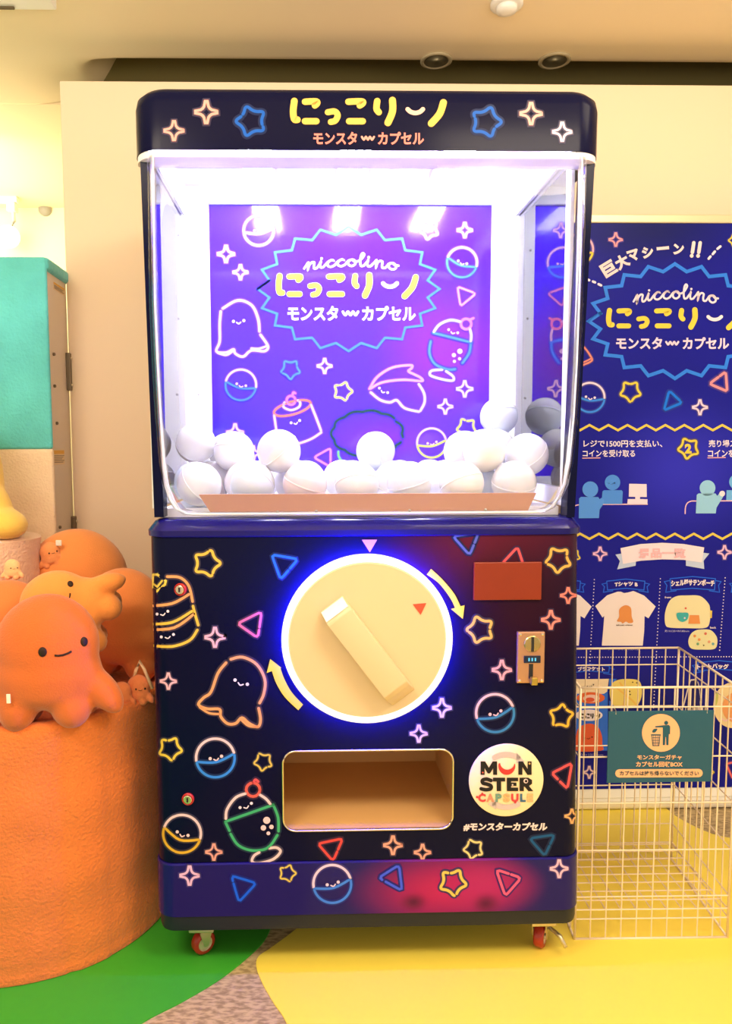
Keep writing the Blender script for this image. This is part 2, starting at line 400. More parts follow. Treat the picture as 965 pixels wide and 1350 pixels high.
# thin coloured floor sheets
def sheet(name, pts, z, m, label, cat):
    bm = bmesh.new(); vs = [bm.verts.new((x, y, 0.0)) for x, y in pts]; f = bm.faces.new(vs)
    if f.normal.z < 0: f.normal_flip()
    f.normal_update()
    r = bmesh.ops.extrude_face_region(bm, geom=[f]); bmesh.ops.translate(bm, vec=(0, 0, z), verts=[v for v in r['geom'] if isinstance(v, bmesh.types.BMVert)])
    bmesh.ops.recalc_face_normals(bm, faces=bm.faces)
    return tag(obj(name, bm, m), label, cat)
G = lambda x, y: tuple(ground(x, y))[:2]
yb = [G(*p) for p in ((405, 1420), (378, 1350), (360, 1322), (345, 1295), (338, 1275), (341, 1262), (358, 1250), (389, 1227), (420, 1200), (450, 1175), (470, 1150))]
yb = [tuple(v) for v in catmull(yb)]
rb_ = [G(*p) for p in ((880, 1068), (893, 1078), (915, 1090), (945, 1102), (985, 1108), (1040, 1110))]
rb_ = [tuple(v) for v in catmull(rb_)]
sheet('floor_sheet', [(yb[0][0], -2.2)] + yb + [(yb[-1][0], 0.99)] + [(rb_[0][0], 0.99)] + rb_ + [(rb_[-1][0] + .8, rb_[-1][1]), (rb_[-1][0] + .8, -2.2)], 0.003,
      mat('yellow_vinyl', srgb(250, 228, 92), 0.38, spec=0.4, var=0.03, vscale=3), 'smooth yellow floor sheet under the capsule machine and wire basket', 'floor sheet')
gb = [G(*p) for p in ((120, 1400), (187, 1350), (240, 1322), (290, 1292), (330, 1260), (352, 1235), (362, 1200), (355, 1160))]
gb = [tuple(v) for v in catmull(gb)]
sheet('floor_sheet', [(gb[0][0], -2.0)] + gb + [(gb[-1][0], 0.9), (-3, 0.9), (-3, -2.0)], 0.003,
      mat('green_vinyl', srgb(62, 168, 50), 0.5, spec=0.3, var=0.04, vscale=40), 'green floor sheet curving around the orange plush-covered plinth', 'floor sheet')

# ceiling fittings
white = mat('white_plastic', (0.85, 0.84, 0.82, 1), 0.35)
def ceil_at(px, py, z=ZC):
    p = ground(px, py, z); return p
dgl = mat('downlight_glow', (0.8, 0.75, 0.6, 1), 0.4, emit=(1, .88, .6, 1), es=0.25)
for px, py, lb in ((575, 79, 'round recessed downlight in the ceiling above the machine'), (731, 79, 'round recessed downlight above the right end of the machine')):
    p = ceil_at(px, py); t = thing('downlight', lb, 'ceiling light', p, 'recessed downlights in the ceiling')
    obj('trim_ring', lathe(bmesh.new(), [(.045, .0), (.062, .0), (.062, -.006), (.052, -.009), (.045, -.004)], Matrix.Translation(p), 32, False), mat('trim_bronze', (.42, .35, .22, 1), .4), t, True)
    obj('reflector', lathe(bmesh.new(), [(.047, -.006), (.030, -.001)], Matrix.Translation(p), 32, True), mat('lamp_cup', (.20, .17, .10, 1), .3, .6), t, True)
    obj('lamp', lathe(bmesh.new(), [(.001, -.004), (.02, -.004), (.024, -.001)], Matrix.Translation(p), 24, True), dgl, t, True)
p = ceil_at(30, 3); t = thing('air_vent', 'white square ceiling vent panel with a dark slot at the ceiling edge', 'vent', p)
obj('panel', B((p.x - .5, p.y - .35, ZC - .035), (ceil_at(82, 12).x, ceil_at(82, 14, ZC - .035).y, ZC), .006), white, t)
sl = ceil_at(0, 13, ZC - .035); obj('slot', B((sl.x - .3, sl.y - .022, ZC - .042), (sl.x + .055, sl.y - .012, ZC - .034), .002), mat('slot_dark', (.10, .07, .03, 1), .7), t)
p = ceil_at(668, 3); t = thing('smoke_detector', 'small round white ceiling detector above the machine', 'detector', p)
obj('base', lathe(bmesh.new(), [(.055, 0), (.055, -.012), (.045, -.016)], Matrix.Translation(p), 32), white, t, True)
obj('dome', lathe(bmesh.new(), [(.036, -.014), (.034, -.03), (.015, -.036)], Matrix.Translation(p), 32), white, t, True)
# track spotlight
p = at(12, 312, 2.7); t = thing('track_spotlight', 'white track spotlight shining beside the far wall', 'spotlight', (p.x, p.y, ZC))
obj('track', B((p.x - 1.0, 2.68, ZC - .035), (p.x + .06, 2.72, ZC), .004), white, t)
obj('adapter', B((p.x + .0, 2.67, ZC - .09), (p.x + .05, 2.73, ZC - .035), .006), white, t)
obj('arm', tube(bmesh.new(), [(p.x + .03, 2.7, ZC - .09), (p.x + .035, 2.7, p.z + .09), (p.x + .015, 2.7, p.z + .05)], .010, 10), white, t, True)
hd = axis_m(p, (0.25, -0.9, -0.25))
obj('lamp_head', lathe(bmesh.new(), [(.03, -.10), (.055, -.09), (.062, .0), (.066, .03), (.060, .03), (.055, .01)], hd, 32), white, t, True, angle=40)
obj('lamp', lathe(bmesh.new(), [(.001, .018), (.054, .018), (.056, .012)], hd, 32), mat('spot_glow', (1, .95, .8, 1), .4, emit=(1, .92, .7, 1), es=14), t)
p = at(66, 282, 2.98); t = tag(obj('wall_sensor', lathe(bmesh.new(), [(.001, .0), (.04, .0), (.04, .015), (.02, .03), (.001, .035)], axis_m((p.x, YF, p.z), (0, -1, 0)), 24), mat('sensor_grey', (.35, .33, .28, 1), .5), None, True), 'small grey round sensor high on the far wall', 'sensor')
p1 = at(25, 320, 2.9); p2 = at(62, 346, 2.98)
tag(obj('hanging_wire', tube(bmesh.new(), [p1 + Vector((0, 0, .0)), (p1 + p2) / 2 + Vector((0, 0, -.004)), p2], .0035, 6), mat('wire_dark', (.25, .22, .14, 1), .6)), 'thin dark wire slanting across the far wall by the spotlight', 'wire')

# ================================================================== the capsule machine
navy = mat('navy_shell', srgb(9, 12, 46), 0.2, spec=0.08)
base_m = mat('plinth_shell', srgb(30, 36, 48), 0.45, spec=0.3)
royal = mat('royal_shell', srgb(20, 15, 96), 0.14, spec=0.35)
iw = mat('display_white', (0.88, 0.88, 0.92, 1), 0.35)
M = thing('capsule_vending_machine', 'giant navy capsule toy machine with neon doodles, lit clear display and big dial', 'vending machine', (at(484, 1200).x, 0.38, 0))
DEP = 0.78
X = lambda px, py: at(px, py).x
XS = lambda px, py, y=.05: at(px, py, y).x
Z = lambda px, py: at(px, py).z
zb = Z(484, 1226); z_band0 = Z(484, 1203); z_band1 = Z(484, 1134); z_top = Z(484, 706)
xb0, xb1 = XS(212, 1180), XS(757, 1180); xt0, xt1 = XS(200, 715), XS(759, 715)
RC = 0.05
def body_x(z):
    t = (z - zb) / (z_top - zb); return xb0 + (xt0 - xb0) * t, xb1 + (xt1 - xb1) * t
def body_lv(z, o=0.0, r=RC): a, c = body_x(z); return (z, a - o, c + o, -o, DEP + o * 0, r + o)
# lower cabinet with the prize opening cut through its front
bm = loft(bmesh.new(), [body_lv(z_band1 + .002), body_lv((z_band1 + z_top) / 2), body_lv(z_top)], n=12)
tmp = obj('tmp', bm, navy)
ox0, ox1, oz0, oz1 = X(373, 1040), X(597, 1040), Z(485, 1094), Z(485, 989)
cx0, cx1 = X(352, 1050), X(612, 1050)
def rr_prism(bm, x0, x1, z0, z1, y0, y1, r, n=8):
    ring = rrect(x0, x1, z0, z1, r, n); a = [bm.verts.new((x, y0, z)) for x, z in ring]; c = [bm.verts.new((x, y1, z)) for x, z in ring]; m = len(a)
    for k in range(m): bm.faces.new((a[k], a[(k + 1) % m], c[(k + 1) % m], c[k]))
    bm.faces.new(a[::-1]); bm.faces.new(c); bmesh.ops.recalc_face_normals(bm, faces=bm.faces); return bm
cut1 = obj('c1', rr_prism(bmesh.new(), ox0, ox1, oz0, oz1, -.1, .02, .034), navy)
cut2 = obj('c2', B((cx0, .006, oz0 - .004), (cx1, .44, oz1 + .02)), navy)
for c in (cut1, cut2):
    md = tmp.modifiers.new('b', 'BOOLEAN'); md.operation = 'DIFFERENCE'; md.object = c; md.solver = 'EXACT'
bm = evaluated(tmp)
for c in (cut1, cut2): bpy.data.objects.remove(c)
bmesh.ops.recalc_face_normals(bm, faces=bm.faces)
V0 = at(650, 715); P_ = lambda px, py, y=0.0: tuple(at(px, py, y))
cabm = blob_mat('navy_gradient', srgb(9, 12, 46), [(P_(650, 700), (.36, .3, .24), srgb(92, 26, 46)), (P_(690, 800), (.26, .3, .26), srgb(44, 16, 34))], 0.18, 0.09)  # navy with soft reddish patches towards the upper right
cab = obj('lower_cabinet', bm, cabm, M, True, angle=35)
# prize chute liner (open to the front)
def open_box(x0, x1, y0, y1, z0, z1, t=.004):
    bm = bmesh.new()
    box(bm, (x0, y0, z0), (x1, y1, z0 + t)); box(bm, (x0, y0, z1 - t), (x1, y1, z1)); box(bm, (x0, y1 - t, z0 + t), (x1, y1, z1 - t))
    box(bm, (x0, y0, z0 + t), (x0 + t, y1 - t, z1 - t)); box(bm, (x1 - t, y0, z0 + t), (x1, y1 - t, z1 - t)); return bm
ch = obj('prize_chute', open_box(cx0 + .001, cx1 - .001, .008, .436, oz0 - .002, oz1 + .018), mat('chute_board', srgb(214, 170, 112), 0.75, spec=.2, var=.06, vscale=9), M)
bm = bmesh.new(); ring = rrect(ox0, ox1, oz0, oz1, .034, 8)
tube(bm, [(x, -.001, z) for x, z in ring], .0028, 6, True)
obj('opening_rim', bm, mat('chrome', (.75, .7, .62, 1), .2, 1.0), ch, True)
# band and plinth
bandm = blob_mat('band_gradient', srgb(26, 20, 104), [(P_(585, 1172), (.30, .3, .14), srgb(176, 28, 96)), (P_(640, 1165), (.18, .3, .10), srgb(170, 34, 110)), (P_(545, 1188), (.05, .2, .035), srgb(84, 16, 66)), (P_(640, 1190), (.05, .2, .04), srgb(90, 18, 70))], 0.18, 0.2)  # blue base with soft magenta and deeper purple patches
bm = loft(bmesh.new(), [body_lv(z_band0 - .002, .0), body_lv(z_band0, .005), body_lv(z_band1 - .004, .005), body_lv(z_band1, .002)], n=12)
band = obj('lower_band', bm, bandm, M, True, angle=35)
q = .045
bm = loft(bmesh.new(), [(zb, *[c + s * .012 for c, s in zip(body_x(zb), (1, -1))], .012, DEP, q), (zb + .006, *[c + s * .003 for c, s in zip(body_x(zb), (1, -1))], .003, DEP, q), body_lv(zb + .016), body_lv(z_band0 - .002)], n=12)
obj('plinth', bm, base_m, M, True, angle=35)
# flared ledge
zl0, zl1, zl2 = Z(484, 707), Z(484, 698), Z(484, 684)
def lg(z, o): a, c = body_x(z_top); return (z, a - o, c + o, -o, DEP, RC + o)
bm = loft(bmesh.new(), [lg(zl0, .0), lg(zl0 + .003, .006), lg(zl1, .007), lg(zl2 - .004, -.012), lg(zl2, -.02)], n=12)
obj('ledge', bm, royal, M, True, angle=35)
# rear shell of the display, side posts
xp = lambda px, py: X(px, py)
zd0, zd1 = zl2, Z(484, 206)
bx0, bx1, by = -.425, .690, .68
obj('rear_shell', loft(bmesh.new(), [(zd0, bx0 + .0, bx1 - .0, by, DEP, .004), (zd1 + .1, bx0 - .015, bx1 + .02, by, DEP, .004)], n=2), navy, M)
for s, pts in ((0, ((184.5, 205), (197, 205), (216, 682), (203.5, 682))), (1, ((771, 208), (784.5, 208), (757.5, 682), (747, 682)))):
    bm = bmesh.new(); f = [bm.verts.new(at(px, py, .02)) for px, py in pts]; g = [bm.verts.new(at(px, py, .02) + Vector((0, .05, 0))) for px, py in pts]
    for k in range(4): bm.faces.new((f[k], f[(k + 1) % 4], g[(k + 1) % 4], g[k]))
    bm.faces.new(f); bm.faces.new(g[::-1]); bmesh.ops.recalc_face_normals(bm, faces=bm.faces)
    obj('side_post', bm, navy, M)
# cap
zc0, zc1 = Z(484, 201), Z(484, 114)
cxl, cxr = XS(180, 160, .063), XS(785, 160, .063)
lv = []
for z, i in ((zc0, .0), (zc1 - .045, .0), (zc1 - .022, .004), (zc1 - .008, .015), (zc1, .04)):
    lv.append((z, cxl + i, cxr - i, -.012 + i, DEP + .0, .075))
capo = obj('cap', loft(bmesh.new(), lv, (False, True), n=14), navy, M, True, angle=40)
zt0 = Z(484, 210)
tr = mat('cap_trim', (.92, .84, .86, 1), .3)
bm = bmesh.new(); loft(bm, [(zt0 - .002, cxl + .012, cxr - .012, -.0, .06, .06, .004), (zt0, cxl + .004, cxr - .004, -.010, .06, .066, .004), (zc0 - .001, cxl + .004, cxr - .004, -.010, .06, .066, .004)], n=14)
obj('cap_trim', bm, tr, M, True, angle=40)

# ---- display interior
zi1 = at(460, 249, .67).z; zfl = zl2 + .004
obj('display_ceiling', B((bx0, .07, zi1), (bx1, .675, zi1 + .012)), iw, M)
obj('display_floor', B((bx0 + .02, .075, zfl - .003), (bx1 - .02, .675, zfl + .02)), iw, M)
bk = obj('back_board', B((bx0, .664, zfl + .02), (bx1, .678, zi1)), iw, M)
pl, pr, pt, pb = 275, 643.5, 270, 628
YP = .655
a, c = at(pl, pt, YP), at(pr, pb, YP)
posterm = blob_mat('poster_artwork', srgb(66, 26, 232), [(P_(590, 470, YP), (.30, .5, .30), srgb(112, 24, 180)), (P_(520, 580, YP), (.36, .5, .12), srgb(92, 22, 180)), (P_(330, 330, YP), (.3, .5, .25), srgb(66, 38, 236)), (P_(300, 590, YP), (.22, .5, .22), srgb(44, 18, 196))], 0.13, 0.5, 0.3)
poster = obj('poster', B((a.x, YP, c.z), (c.x, YP + .004, a.z)), posterm, M)
# frame strips around the poster
bm = bmesh.new()
box(bm, (bx0, .640, a.z), (bx1, .664, zi1), .003); box(bm, (bx0, .640, zfl + .02), (a.x, .664, a.z), .003); box(bm, (c.x, .640, zfl + .02), (bx1, .664, a.z), .003); box(bm, (a.x, .635, zfl + .02), (c.x, .664, c.z), .003)
fr = obj('poster_frame', bm, iw, M)
bm = bmesh.new()
for px, py in ((305, 254), (344, 255), (418, 262), (456, 255), (502, 262), (560, 256), (613, 255), (252, 310), (256, 420), (262, 520), (655, 330), (656, 420), (656, 525)):
    p = at(px, py, .640); obj('screw', lathe(bmesh.new(), [(.0005, .003), (.004, .002), (.0045, 0)], axis_m(p, (0, -1, 0)), 10), mat('screw', (.45, .43, .42, 1), .35, .8), fr, True)
# side panels : white frame + clear pane
wz0, wz1 = zfl + .02, zi1
for s, x in ((0, bx0), (1, bx1)):
    y0, y1 = .075, .664; g = lambda lo, hi, bm: box(bm, (x - .006, lo[0], lo[1]), (x + .006, hi[0], hi[1]), .002)
    hb = at(694, 285, .60).z
    bm = bmesh.new(); g((y0, hb), (y1, wz1), bm); g((y0, wz0), (y1, wz0 + .05), bm); g((.585, wz0 + .05), (y1, hb), bm); g((y0, wz0 + .05), (y0 + .035, hb), bm)
    sp = obj('side_frame', bm, iw, M)
    obj('side_pane', B((x - .002, y0 + .035, wz0 + .05), (x + .002, .585, hb)), clear_mat('side_acrylic', (.86, .84, .98, 1), 1.9, .015), sp)
    bm = tube(bmesh.new(), [(x + (.008 if s == 0 else -.008), y0 + .03, hb), (x + (.008 if s == 0 else -.008), .60, hb)], .003, 6)
    obj('gasket', bm, mat('gasket', (.25, .24, .27, 1), .5), sp)
# LED lamps on the display ceiling: four short bars each, with a thin lead
ledm = mat('led_bar', (1, 1, 1, 1), .3, emit=(.92, .92, 1, 1), es=120)
for px in (341, 465, 591):
    p = at(px, 224, .50); la = obj('display_lamp', B((p.x - .05, .22, zi1 - .012), (p.x + .05, .56, zi1), .003), iw, M)
    for k in range(4):
        xx = p.x - .036 + .024 * k; obj('led_bar', B((xx - .007, .23, zi1 - .02), (xx + .007, .55, zi1 - .012), .002), ledm, la)
    obj('lead', tube(bmesh.new(), [(p.x, .56, zi1 - .01), (p.x + .004, .60, zi1 - .02), (p.x - .004, .638, zi1 - .02)], .0016, 6), mat('lead', (.3, .3, .32, 1), .5), la)
# tray lip
lip = bmesh.new()
pts = [(262, 652), (707, 650), (696, 673), (277, 675)]
f = [lip.verts.new(at(px, py, .005)) for px, py in pts]; g2 = [lip.verts.new(at(px, py, .005) + Vector((0, .022 if i < 2 else .006, 0))) for i, (px, py) in enumerate(pts)]
for k in range(4): lip.faces.new((f[k], f[(k + 1) % 4], g2[(k + 1) % 4], g2[k]))
lip.faces.new(f); lip.faces.new(g2[::-1]); bmesh.ops.recalc_face_normals(lip, faces=lip.faces)
tl = obj('tray_lip', lip, mat('tray_metal', srgb(190, 140, 120), .3, .35), M)
bm = bmesh.new()
for px, py in ((366, 675), (417, 674), (540, 673), (640, 672)): obj('screw', lathe(bmesh.new(), [(.001, .003), (.004, .002), (.004, 0)], axis_m(at(px, py, .004), (0, -1, 0)), 10), mat('screw', (.45, .43, .42, 1), .35, .8), tl)
# clear bulging front dome
tab = [(212, 195, 772), (230, 195, 772), (300, 196, 770.5), (400, 197.5, 768), (480, 201, 765), (550, 205, 761), (610, 210, 755), (640, 214, 750.5), (658, 220, 744), (670, 228, 736), (676.5, 240, 724)]
lv = []
for i, (py, l, r_) in enumerate(tab):
    z = Z(484, py); bul = -.045 + (.0 if py < 600 else .045 * ((py - 600) / 76.5) ** 2)
    lv.append((z, X(l, py), X(r_, py), bul, .03, .055 if py < 660 else .045, .002))
bm = bmesh.new(); rings = []
for z, a0, a1, f0, f1, r_, rb in lv:
    rg = rrect(a0, a1, f0, f1, r_, 10, rb); half = len(rg) // 2
    arc = rg[half:] + rg[:half]
    # open outline: back-right ... front ... back-left
    o_ = [(a1, f1)] + [p for p in rg[:half]][::-1] + [(a0, f1)]
    rings.append([bm.verts.new((x, y, z)) for x, y in o_])
for i in range(len(rings) - 1):
    for k in range(len(rings[0]) - 1): bm.faces.new((rings[i][k], rings[i][k + 1], rings[i + 1][k + 1], rings[i + 1][k]))
bm.faces.new(rings[-1])
bmesh.ops.recalc_face_normals(bm, faces=bm.faces)
dome = obj('clear_dome', bm, clear_mat('dome_acrylic', (.985, .985, 1, 1), 1.35, .02, fac=.45), M, True, angle=50)
md = dome.modifiers.new('s', 'SOLIDIFY'); md.thickness = .006; md.offset = 0
# polished thick edges of the dome; white beads stand in for highlights
bm = bmesh.new()
for s in (0, 1):
    tube(bm, [(l[1] + .003 if s == 0 else l[2] - .003, l[4], l[0]) for l in lv], .0045, 8)
    tube(bm, [(l[1] + l[5] * .3 + .002 if s == 0 else l[2] - l[5] * .3 - .002, l[3] + l[5] * .3 + .002, l[0]) for l in lv[:-1]], .0022, 8)
z, a0, a1, f0, f1, r_, rb = lv[-1]
tube(bm, [(x, y, z) for x, y in ([(a0, f1)] + rrect(a0, a1, f0, f1, r_, 10, rb)[:22] + [(a1, f1)])], .003, 8)
obj('edge_bead', bm, mat('bead', (.92, .93, .98, 1), .3, spec=.5), dome, True)

# ---- dial with blue ring light
dc = at(484, 843, -.05); rd = (at(596, 843, -.05) - at(373, 843, -.05)).length / 2
FM = Matrix.Translation((dc.x, 0, dc.z)) @ Matrix.Rotation(PI / 2, 4, 'X')        # local z -> -y
dialm = mat('dial_cream', srgb(224, 200, 166), .38, spec=.3)
rimm = mat('dial_rim_lit', (.95, .9, .85, 1), .35, emit=(1.0, .93, .90, 1), es=.7)  # weak emission stands in for ring light passing through the rim
dial = obj('dial', lathe(bmesh.new(), [(rd * .93, .04), (rd * .93, .056), (rd * .915, .064), (.001, .064)], FM, 96, False), dialm, M, True, angle=30)
obj('dial_rim', lathe(bmesh.new(), [(rd * .90, .026), (rd * .99, .027), (rd * 1.01, .034), (rd * 1.01, .054), (rd * .985, .063), (rd * .93, .063), (rd * .93, .056)], FM, 96, False), rimm, dial, True, angle=40)
obj('ring_light', lathe(bmesh.new(), [(rd * .90, .0), (rd * .945, .0), (rd * .955, .006), (rd * .955, .020), (rd * .94, .026), (rd * .90, .026)], FM, 96, False), mat('ring_blue', (.05, .04, 1, 1), .4, emit=(.04, .025, 1, 1), es=130), M, True)
# handle bar across the dial
pa, pb_ = at(441, 801, -.064), at(529, 915, -.064)
dv = (pb_ - pa); L = dv.length; dv.normalize(); up = Vector((0, -1, 0)); sd = dv.cross(up).normalized()
hw = .036; hh = .05; base = Vector(pa)
bm = bmesh.new()
prof = [(-.014, 0), (.012, hh * .9), (.02, hh), (L - .035, hh), (L - .02, hh * .8), (L + .012, 0)]
A = [bm.verts.new(base + dv * u + up * v - sd * hw) for u, v in prof]; Bv = [bm.verts.new(base + dv * u + up * v + sd * hw) for u, v in prof]
n = len(prof)
for k in range(n): bm.faces.new((A[k], A[(k + 1) % n], Bv[(k + 1) % n], Bv[k]))
bm.faces.new(A[::-1]); bm.faces.new(Bv); bmesh.ops.recalc_face_normals(bm, faces=bm.faces)
bmesh.ops.bevel(bm, geom=list(bm.edges), offset=.003, segments=2, profile=.5, affect='EDGES')
hb_ = obj('handle_bar', bm, dialm, dial, True, angle=30)
bm = bmesh.new(); u0, v0, u1, v1 = -.010, .010, .010, hh * .86  # thin white piece paints the handle's bevelled end as if lit
f = [bm.verts.new(base + dv * u + up * v + sd * w + (-dv * .0022 + up * .001)) for u, v, w in ((u0, v0, -hw * .93), (u1, v1, -hw * .93), (u1, v1, hw * .93), (u0, v0, hw * .93))]
bm.faces.new(f); r = bmesh.ops.extrude_face_region(bm, geom=list(bm.faces)); bmesh.ops.translate(bm, vec=dv * .002, verts=[v for v in r['geom'] if isinstance(v, bmesh.types.BMVert)])
cvx = Canvas(plane_map(-.0645), (252, 226, 160), False)
cvx.fill([(544, 796.5), (562, 795), (554.5, 810.5)], (235, 96, 62)); cvx.build('printed_pointer', dial)
bmesh.ops.recalc_face_normals(bm, faces=bm.faces); obj('lit_end', bm, mat('lit_end_white', (.95, .95, .95, 1), .35), dial, label='bevelled end of the dial handle, coloured white as if lit')

# ---- red-brown acrylic plate, coin acceptor, locks
a, c = at(624, 741), at(712.5, 790)
obj('window_plate', B((a.x, -.008, c.z), (c.x, .001, a.z), .002), mat('plate_red', srgb(132, 44, 12), .3, spec=.4, var=.05, vscale=30), M)
a, c = at(681, 832), at(716, 899)
ca = obj('coin_acceptor', B((a.x, -.010, c.z), (c.x, .002, a.z), .003), mat('coin_metal', srgb(206, 160, 130), .28, .75), M)
def plate_pt(u, v, y): return Vector((a.x + (c.x - a.x) * u, y, a.z + (c.z - a.z) * v))
wd_ = c.x - a.x
chrome = MATS['chrome']; black = mat('black_slot', (.01, .01, .012, 1), .5)
obj('coin_disc', lathe(bmesh.new(), [(wd_ * .30, 0), (wd_ * .30, .003), (wd_ * .27, .005), (.001, .0055)], axis_m(plate_pt(.53, .23, -.010), (0, -1, 0)), 32), mat('coin_brass', srgb(196, 180, 128), .22, .9), ca, True, angle=30)
p = plate_pt(.53, .23, -.0158); obj('coin_slot', B((p.x - .0035, p.y - .0005, p.z - wd_ * .26), (p.x + .0035, p.y + .001, p.z + wd_ * .26)), black, ca)
p0, p1 = plate_pt(.24, .46, -.010), plate_pt(.84, .60, -.010)
dp = obj('credit_display', B((p0.x, -.0135, p1.z), (p1.x, -.010, p0.z), .001), mat('display_glass', srgb(22, 40, 66), .15), ca)
bm = bmesh.new()
for k in range(3):
    xx = p0.x + (p1.x - p0.x) * (.25 + .19 * k); box(bm, (xx, -.0142, p1.z + .0055), (xx + .004, -.0136, p0.z - .0055))
obj('digits', bm, mat('digit_cyan', (.05, .3, .5, 1), .4, emit=(.1, .5, .8, 1), es=.6), dp)
p = plate_pt(.52, .78, -.0108); obj('return_slot', B((p.x - .007, p.y, p.z - .018), (p.x + .005, p.y + .002, p.z + .022), .001), black, ca)
p = plate_pt(.58, .93, -.013); obj('return_lever', B((p.x - .009, p.y - .014, p.z - .011), (p.x + .009, p.y + .002, p.z + .010), .003), mat('lever_brass', srgb(190, 170, 90), .3, .9), ca)
bm = bmesh.new()
for u in (.1, .9):
    for v in (.05, .95): obj('screw', lathe(bmesh.new(), [(.001, .003), (.0035, .002), (.004, 0)], axis_m(plate_pt(u, v, -.010), (0, -1, 0)), 10), chrome, ca)
redp = mat('lock_red', srgb(190, 40, 36), .35)
def hit_wrap(px, py, lay, out=0.0):
    """first hit of the pixel's ray on the rounded front of the lower cabinet"""
    d = ray(px, py); P = CAM + d * ((-out - CAM.y) / d.y); e = out + 0.0006 * lay
    a, c = body_x(max(zb, min(z_top, P.z)))
    a -= out; c += out; r = RC + out
    for s, xc in ((-1, a + r), (1, c - r)):
        if (s < 0 and P.x < xc) or (s > 0 and P.x > xc):
            o = Vector((CAM.x - xc, CAM.y - (r - out))); dd = Vector((d.x, d.y)); L_ = dd.length; dd /= L_
            b_ = o.dot(dd); q = o.dot(o) - (r + 0.0006 * lay) ** 2; disc = b_ * b_ - q
            if disc < 0:
                t = -b_; pt = o + dd * t; pt = pt.normalized() * (r + .0006 * lay)
                h = CAM + d * (t / L_); return Vector((xc + pt.x, r - out + pt.y, h.z))
            t = -b_ - math.sqrt(disc); return CAM + d * (t / L_)
    return P + Vector((0, -.0006 * lay, 0))
for px, py in ((238, 777), (248, 1053)):
    p = hit_wrap(px, py, 0); nrm = Vector((-.25 if px < 245 else -.1, -1, 0)).normalized()
    lk = obj('lock', lathe(bmesh.new(), [(.0165, -.004), (.0165, .004), (.0145, .006), (.0125, .004)], axis_m(p, nrm), 28), redp, M, True, label='red ringed round lock', angle=30)
    obj('cylinder', lathe(bmesh.new(), [(.0115, .0), (.0115, .007), (.010, .008), (.001, .008)], axis_m(p, nrm), 24), mat('lock_steel', (.75, .66, .5, 1), .25, .9), lk, True, angle=30)
    bm = bmesh.new(); box(bm, (-.002, -.006, .0082), (.002, .006, .0095)); bmesh.ops.transform(bm, matrix=axis_m(p, nrm), verts=bm.verts); obj('keyhole', bm, black, lk)

# ---- printed artwork
PK, YE, CR, BL, RD, GN, OR = (255, 196, 186), (252, 206, 70), (255, 222, 196), (40, 120, 225), (246, 92, 88), (70, 190, 110), (255, 176, 96)
NV = (18, 22, 58)
# cap
cv = Canvas(plane_map(-.012), NV); O = (255, 178, 140)
cv.sparkle(229.5, 172.5, 14, O); cv.sparkle(272, 148, 16, O); cv.sparkle(700, 150, 15.5, (255, 188, 150)); cv.sparkle(741, 174, 13.5, (255, 226, 214))
DB = (20, 100, 176)
cv.star(331, 160, 23, DB, 180, w=4, gaps=((.04, .075), (.50, .53))); cv.star(641, 161, 23, DB, 0, w=4, gaps=((.04, .075), (.50, .53)))
cv.logo(383.5, 128.5, 590, 167, (252, 206, 84), (255, 206, 160))
cv.subtitle(413, 471, 477, 493, 498, 559, 174, 191, (255, 150, 116), (255, 180, 140)); cv.build('cap_print', capo)
# lower cabinet
cv = Canvas(hit_wrap, NV)
z5 = lambda x, y: (180 + x * .3109, 670 + y * .3109); z7 = lambda x, y: (190 + x * .3109, 950 + y * .3109)
cv.star(273, 742.5, 20.5, YE, 0, gaps=((.72, .75), (.12, .15))); cv.tri((358, 731), (393, 737), (370, 764), BL, gaps=((.42, .46),)); cv.tri((313, 822), (345, 806), (340, 841), RD[:1] + (120, 130), gaps=((.48, .52),))
cv.sparkle(283.5, 840, 14); cv.sparkle(222, 898, 11.5)
cv.octo_doodle([[(400, 640), (450, 631), (510, 662), (544, 725), (540, 785), (522, 825)], [(518, 848), (526, 895), (515, 926), (478, 912), (447, 888), (420, 912), (385, 912), (357, 882), (352, 852), (300, 850), (263, 832), (285, 803), (316, 778), (345, 700), (380, 655)]],
               [[(268, 843), (308, 868), (352, 872)], [(445, 897), (475, 922), (515, 927)]], ((418, 728), (470, 746)), z5, OR, 3.6, 2.2)
for q, c_ in (([(130, 290), (185, 294), (222, 330), (238, 395)], OR), ([(55, 415), (150, 404), (222, 365)], OR), ([(50, 492), (150, 484), (236, 436)], YE), ([(50, 516), (160, 506), (244, 448)], OR), ([(240, 415), (246, 440), (262, 495)], YE), ([(55, 582), (150, 586), (225, 560), (258, 516)], YE)):
    cv.stroke([z5(*p) for p in q], 3.4, c_)
cv.stroke([z5(*p) for p in ((70, 282), (88, 281), (124, 308), (120, 324), (86, 352), (66, 338))], 3, (245, 215, 80), closed=True, smooth=False); cv.stroke([z5(*p) for p in ((72, 322), (88, 333), (108, 308))], 2.6, (245, 215, 80), smooth=False)
cv.face_(*z5(87, 449), *z5(133, 437), 1.9); cv.face_(*z5(105, 546), *z5(157, 535), 1.9)
AY = (255, 236, 40)
def arrow(pts_out, pts_in, head): cv.fill(catmull(pts_out) + head + catmull(pts_in), AY)
arrow([z5(*p) for p in ((686, 856), (630, 802), (594, 745), (574, 690))], [z5(*p) for p in ((610, 677), (626, 722), (658, 780), (706, 832))], [Vector(z5(552, 698)), Vector(z5(567, 639)), Vector(z5(614, 676))])
z6 = lambda x, y: (470 + x * .3212, 670 + y * .3212)
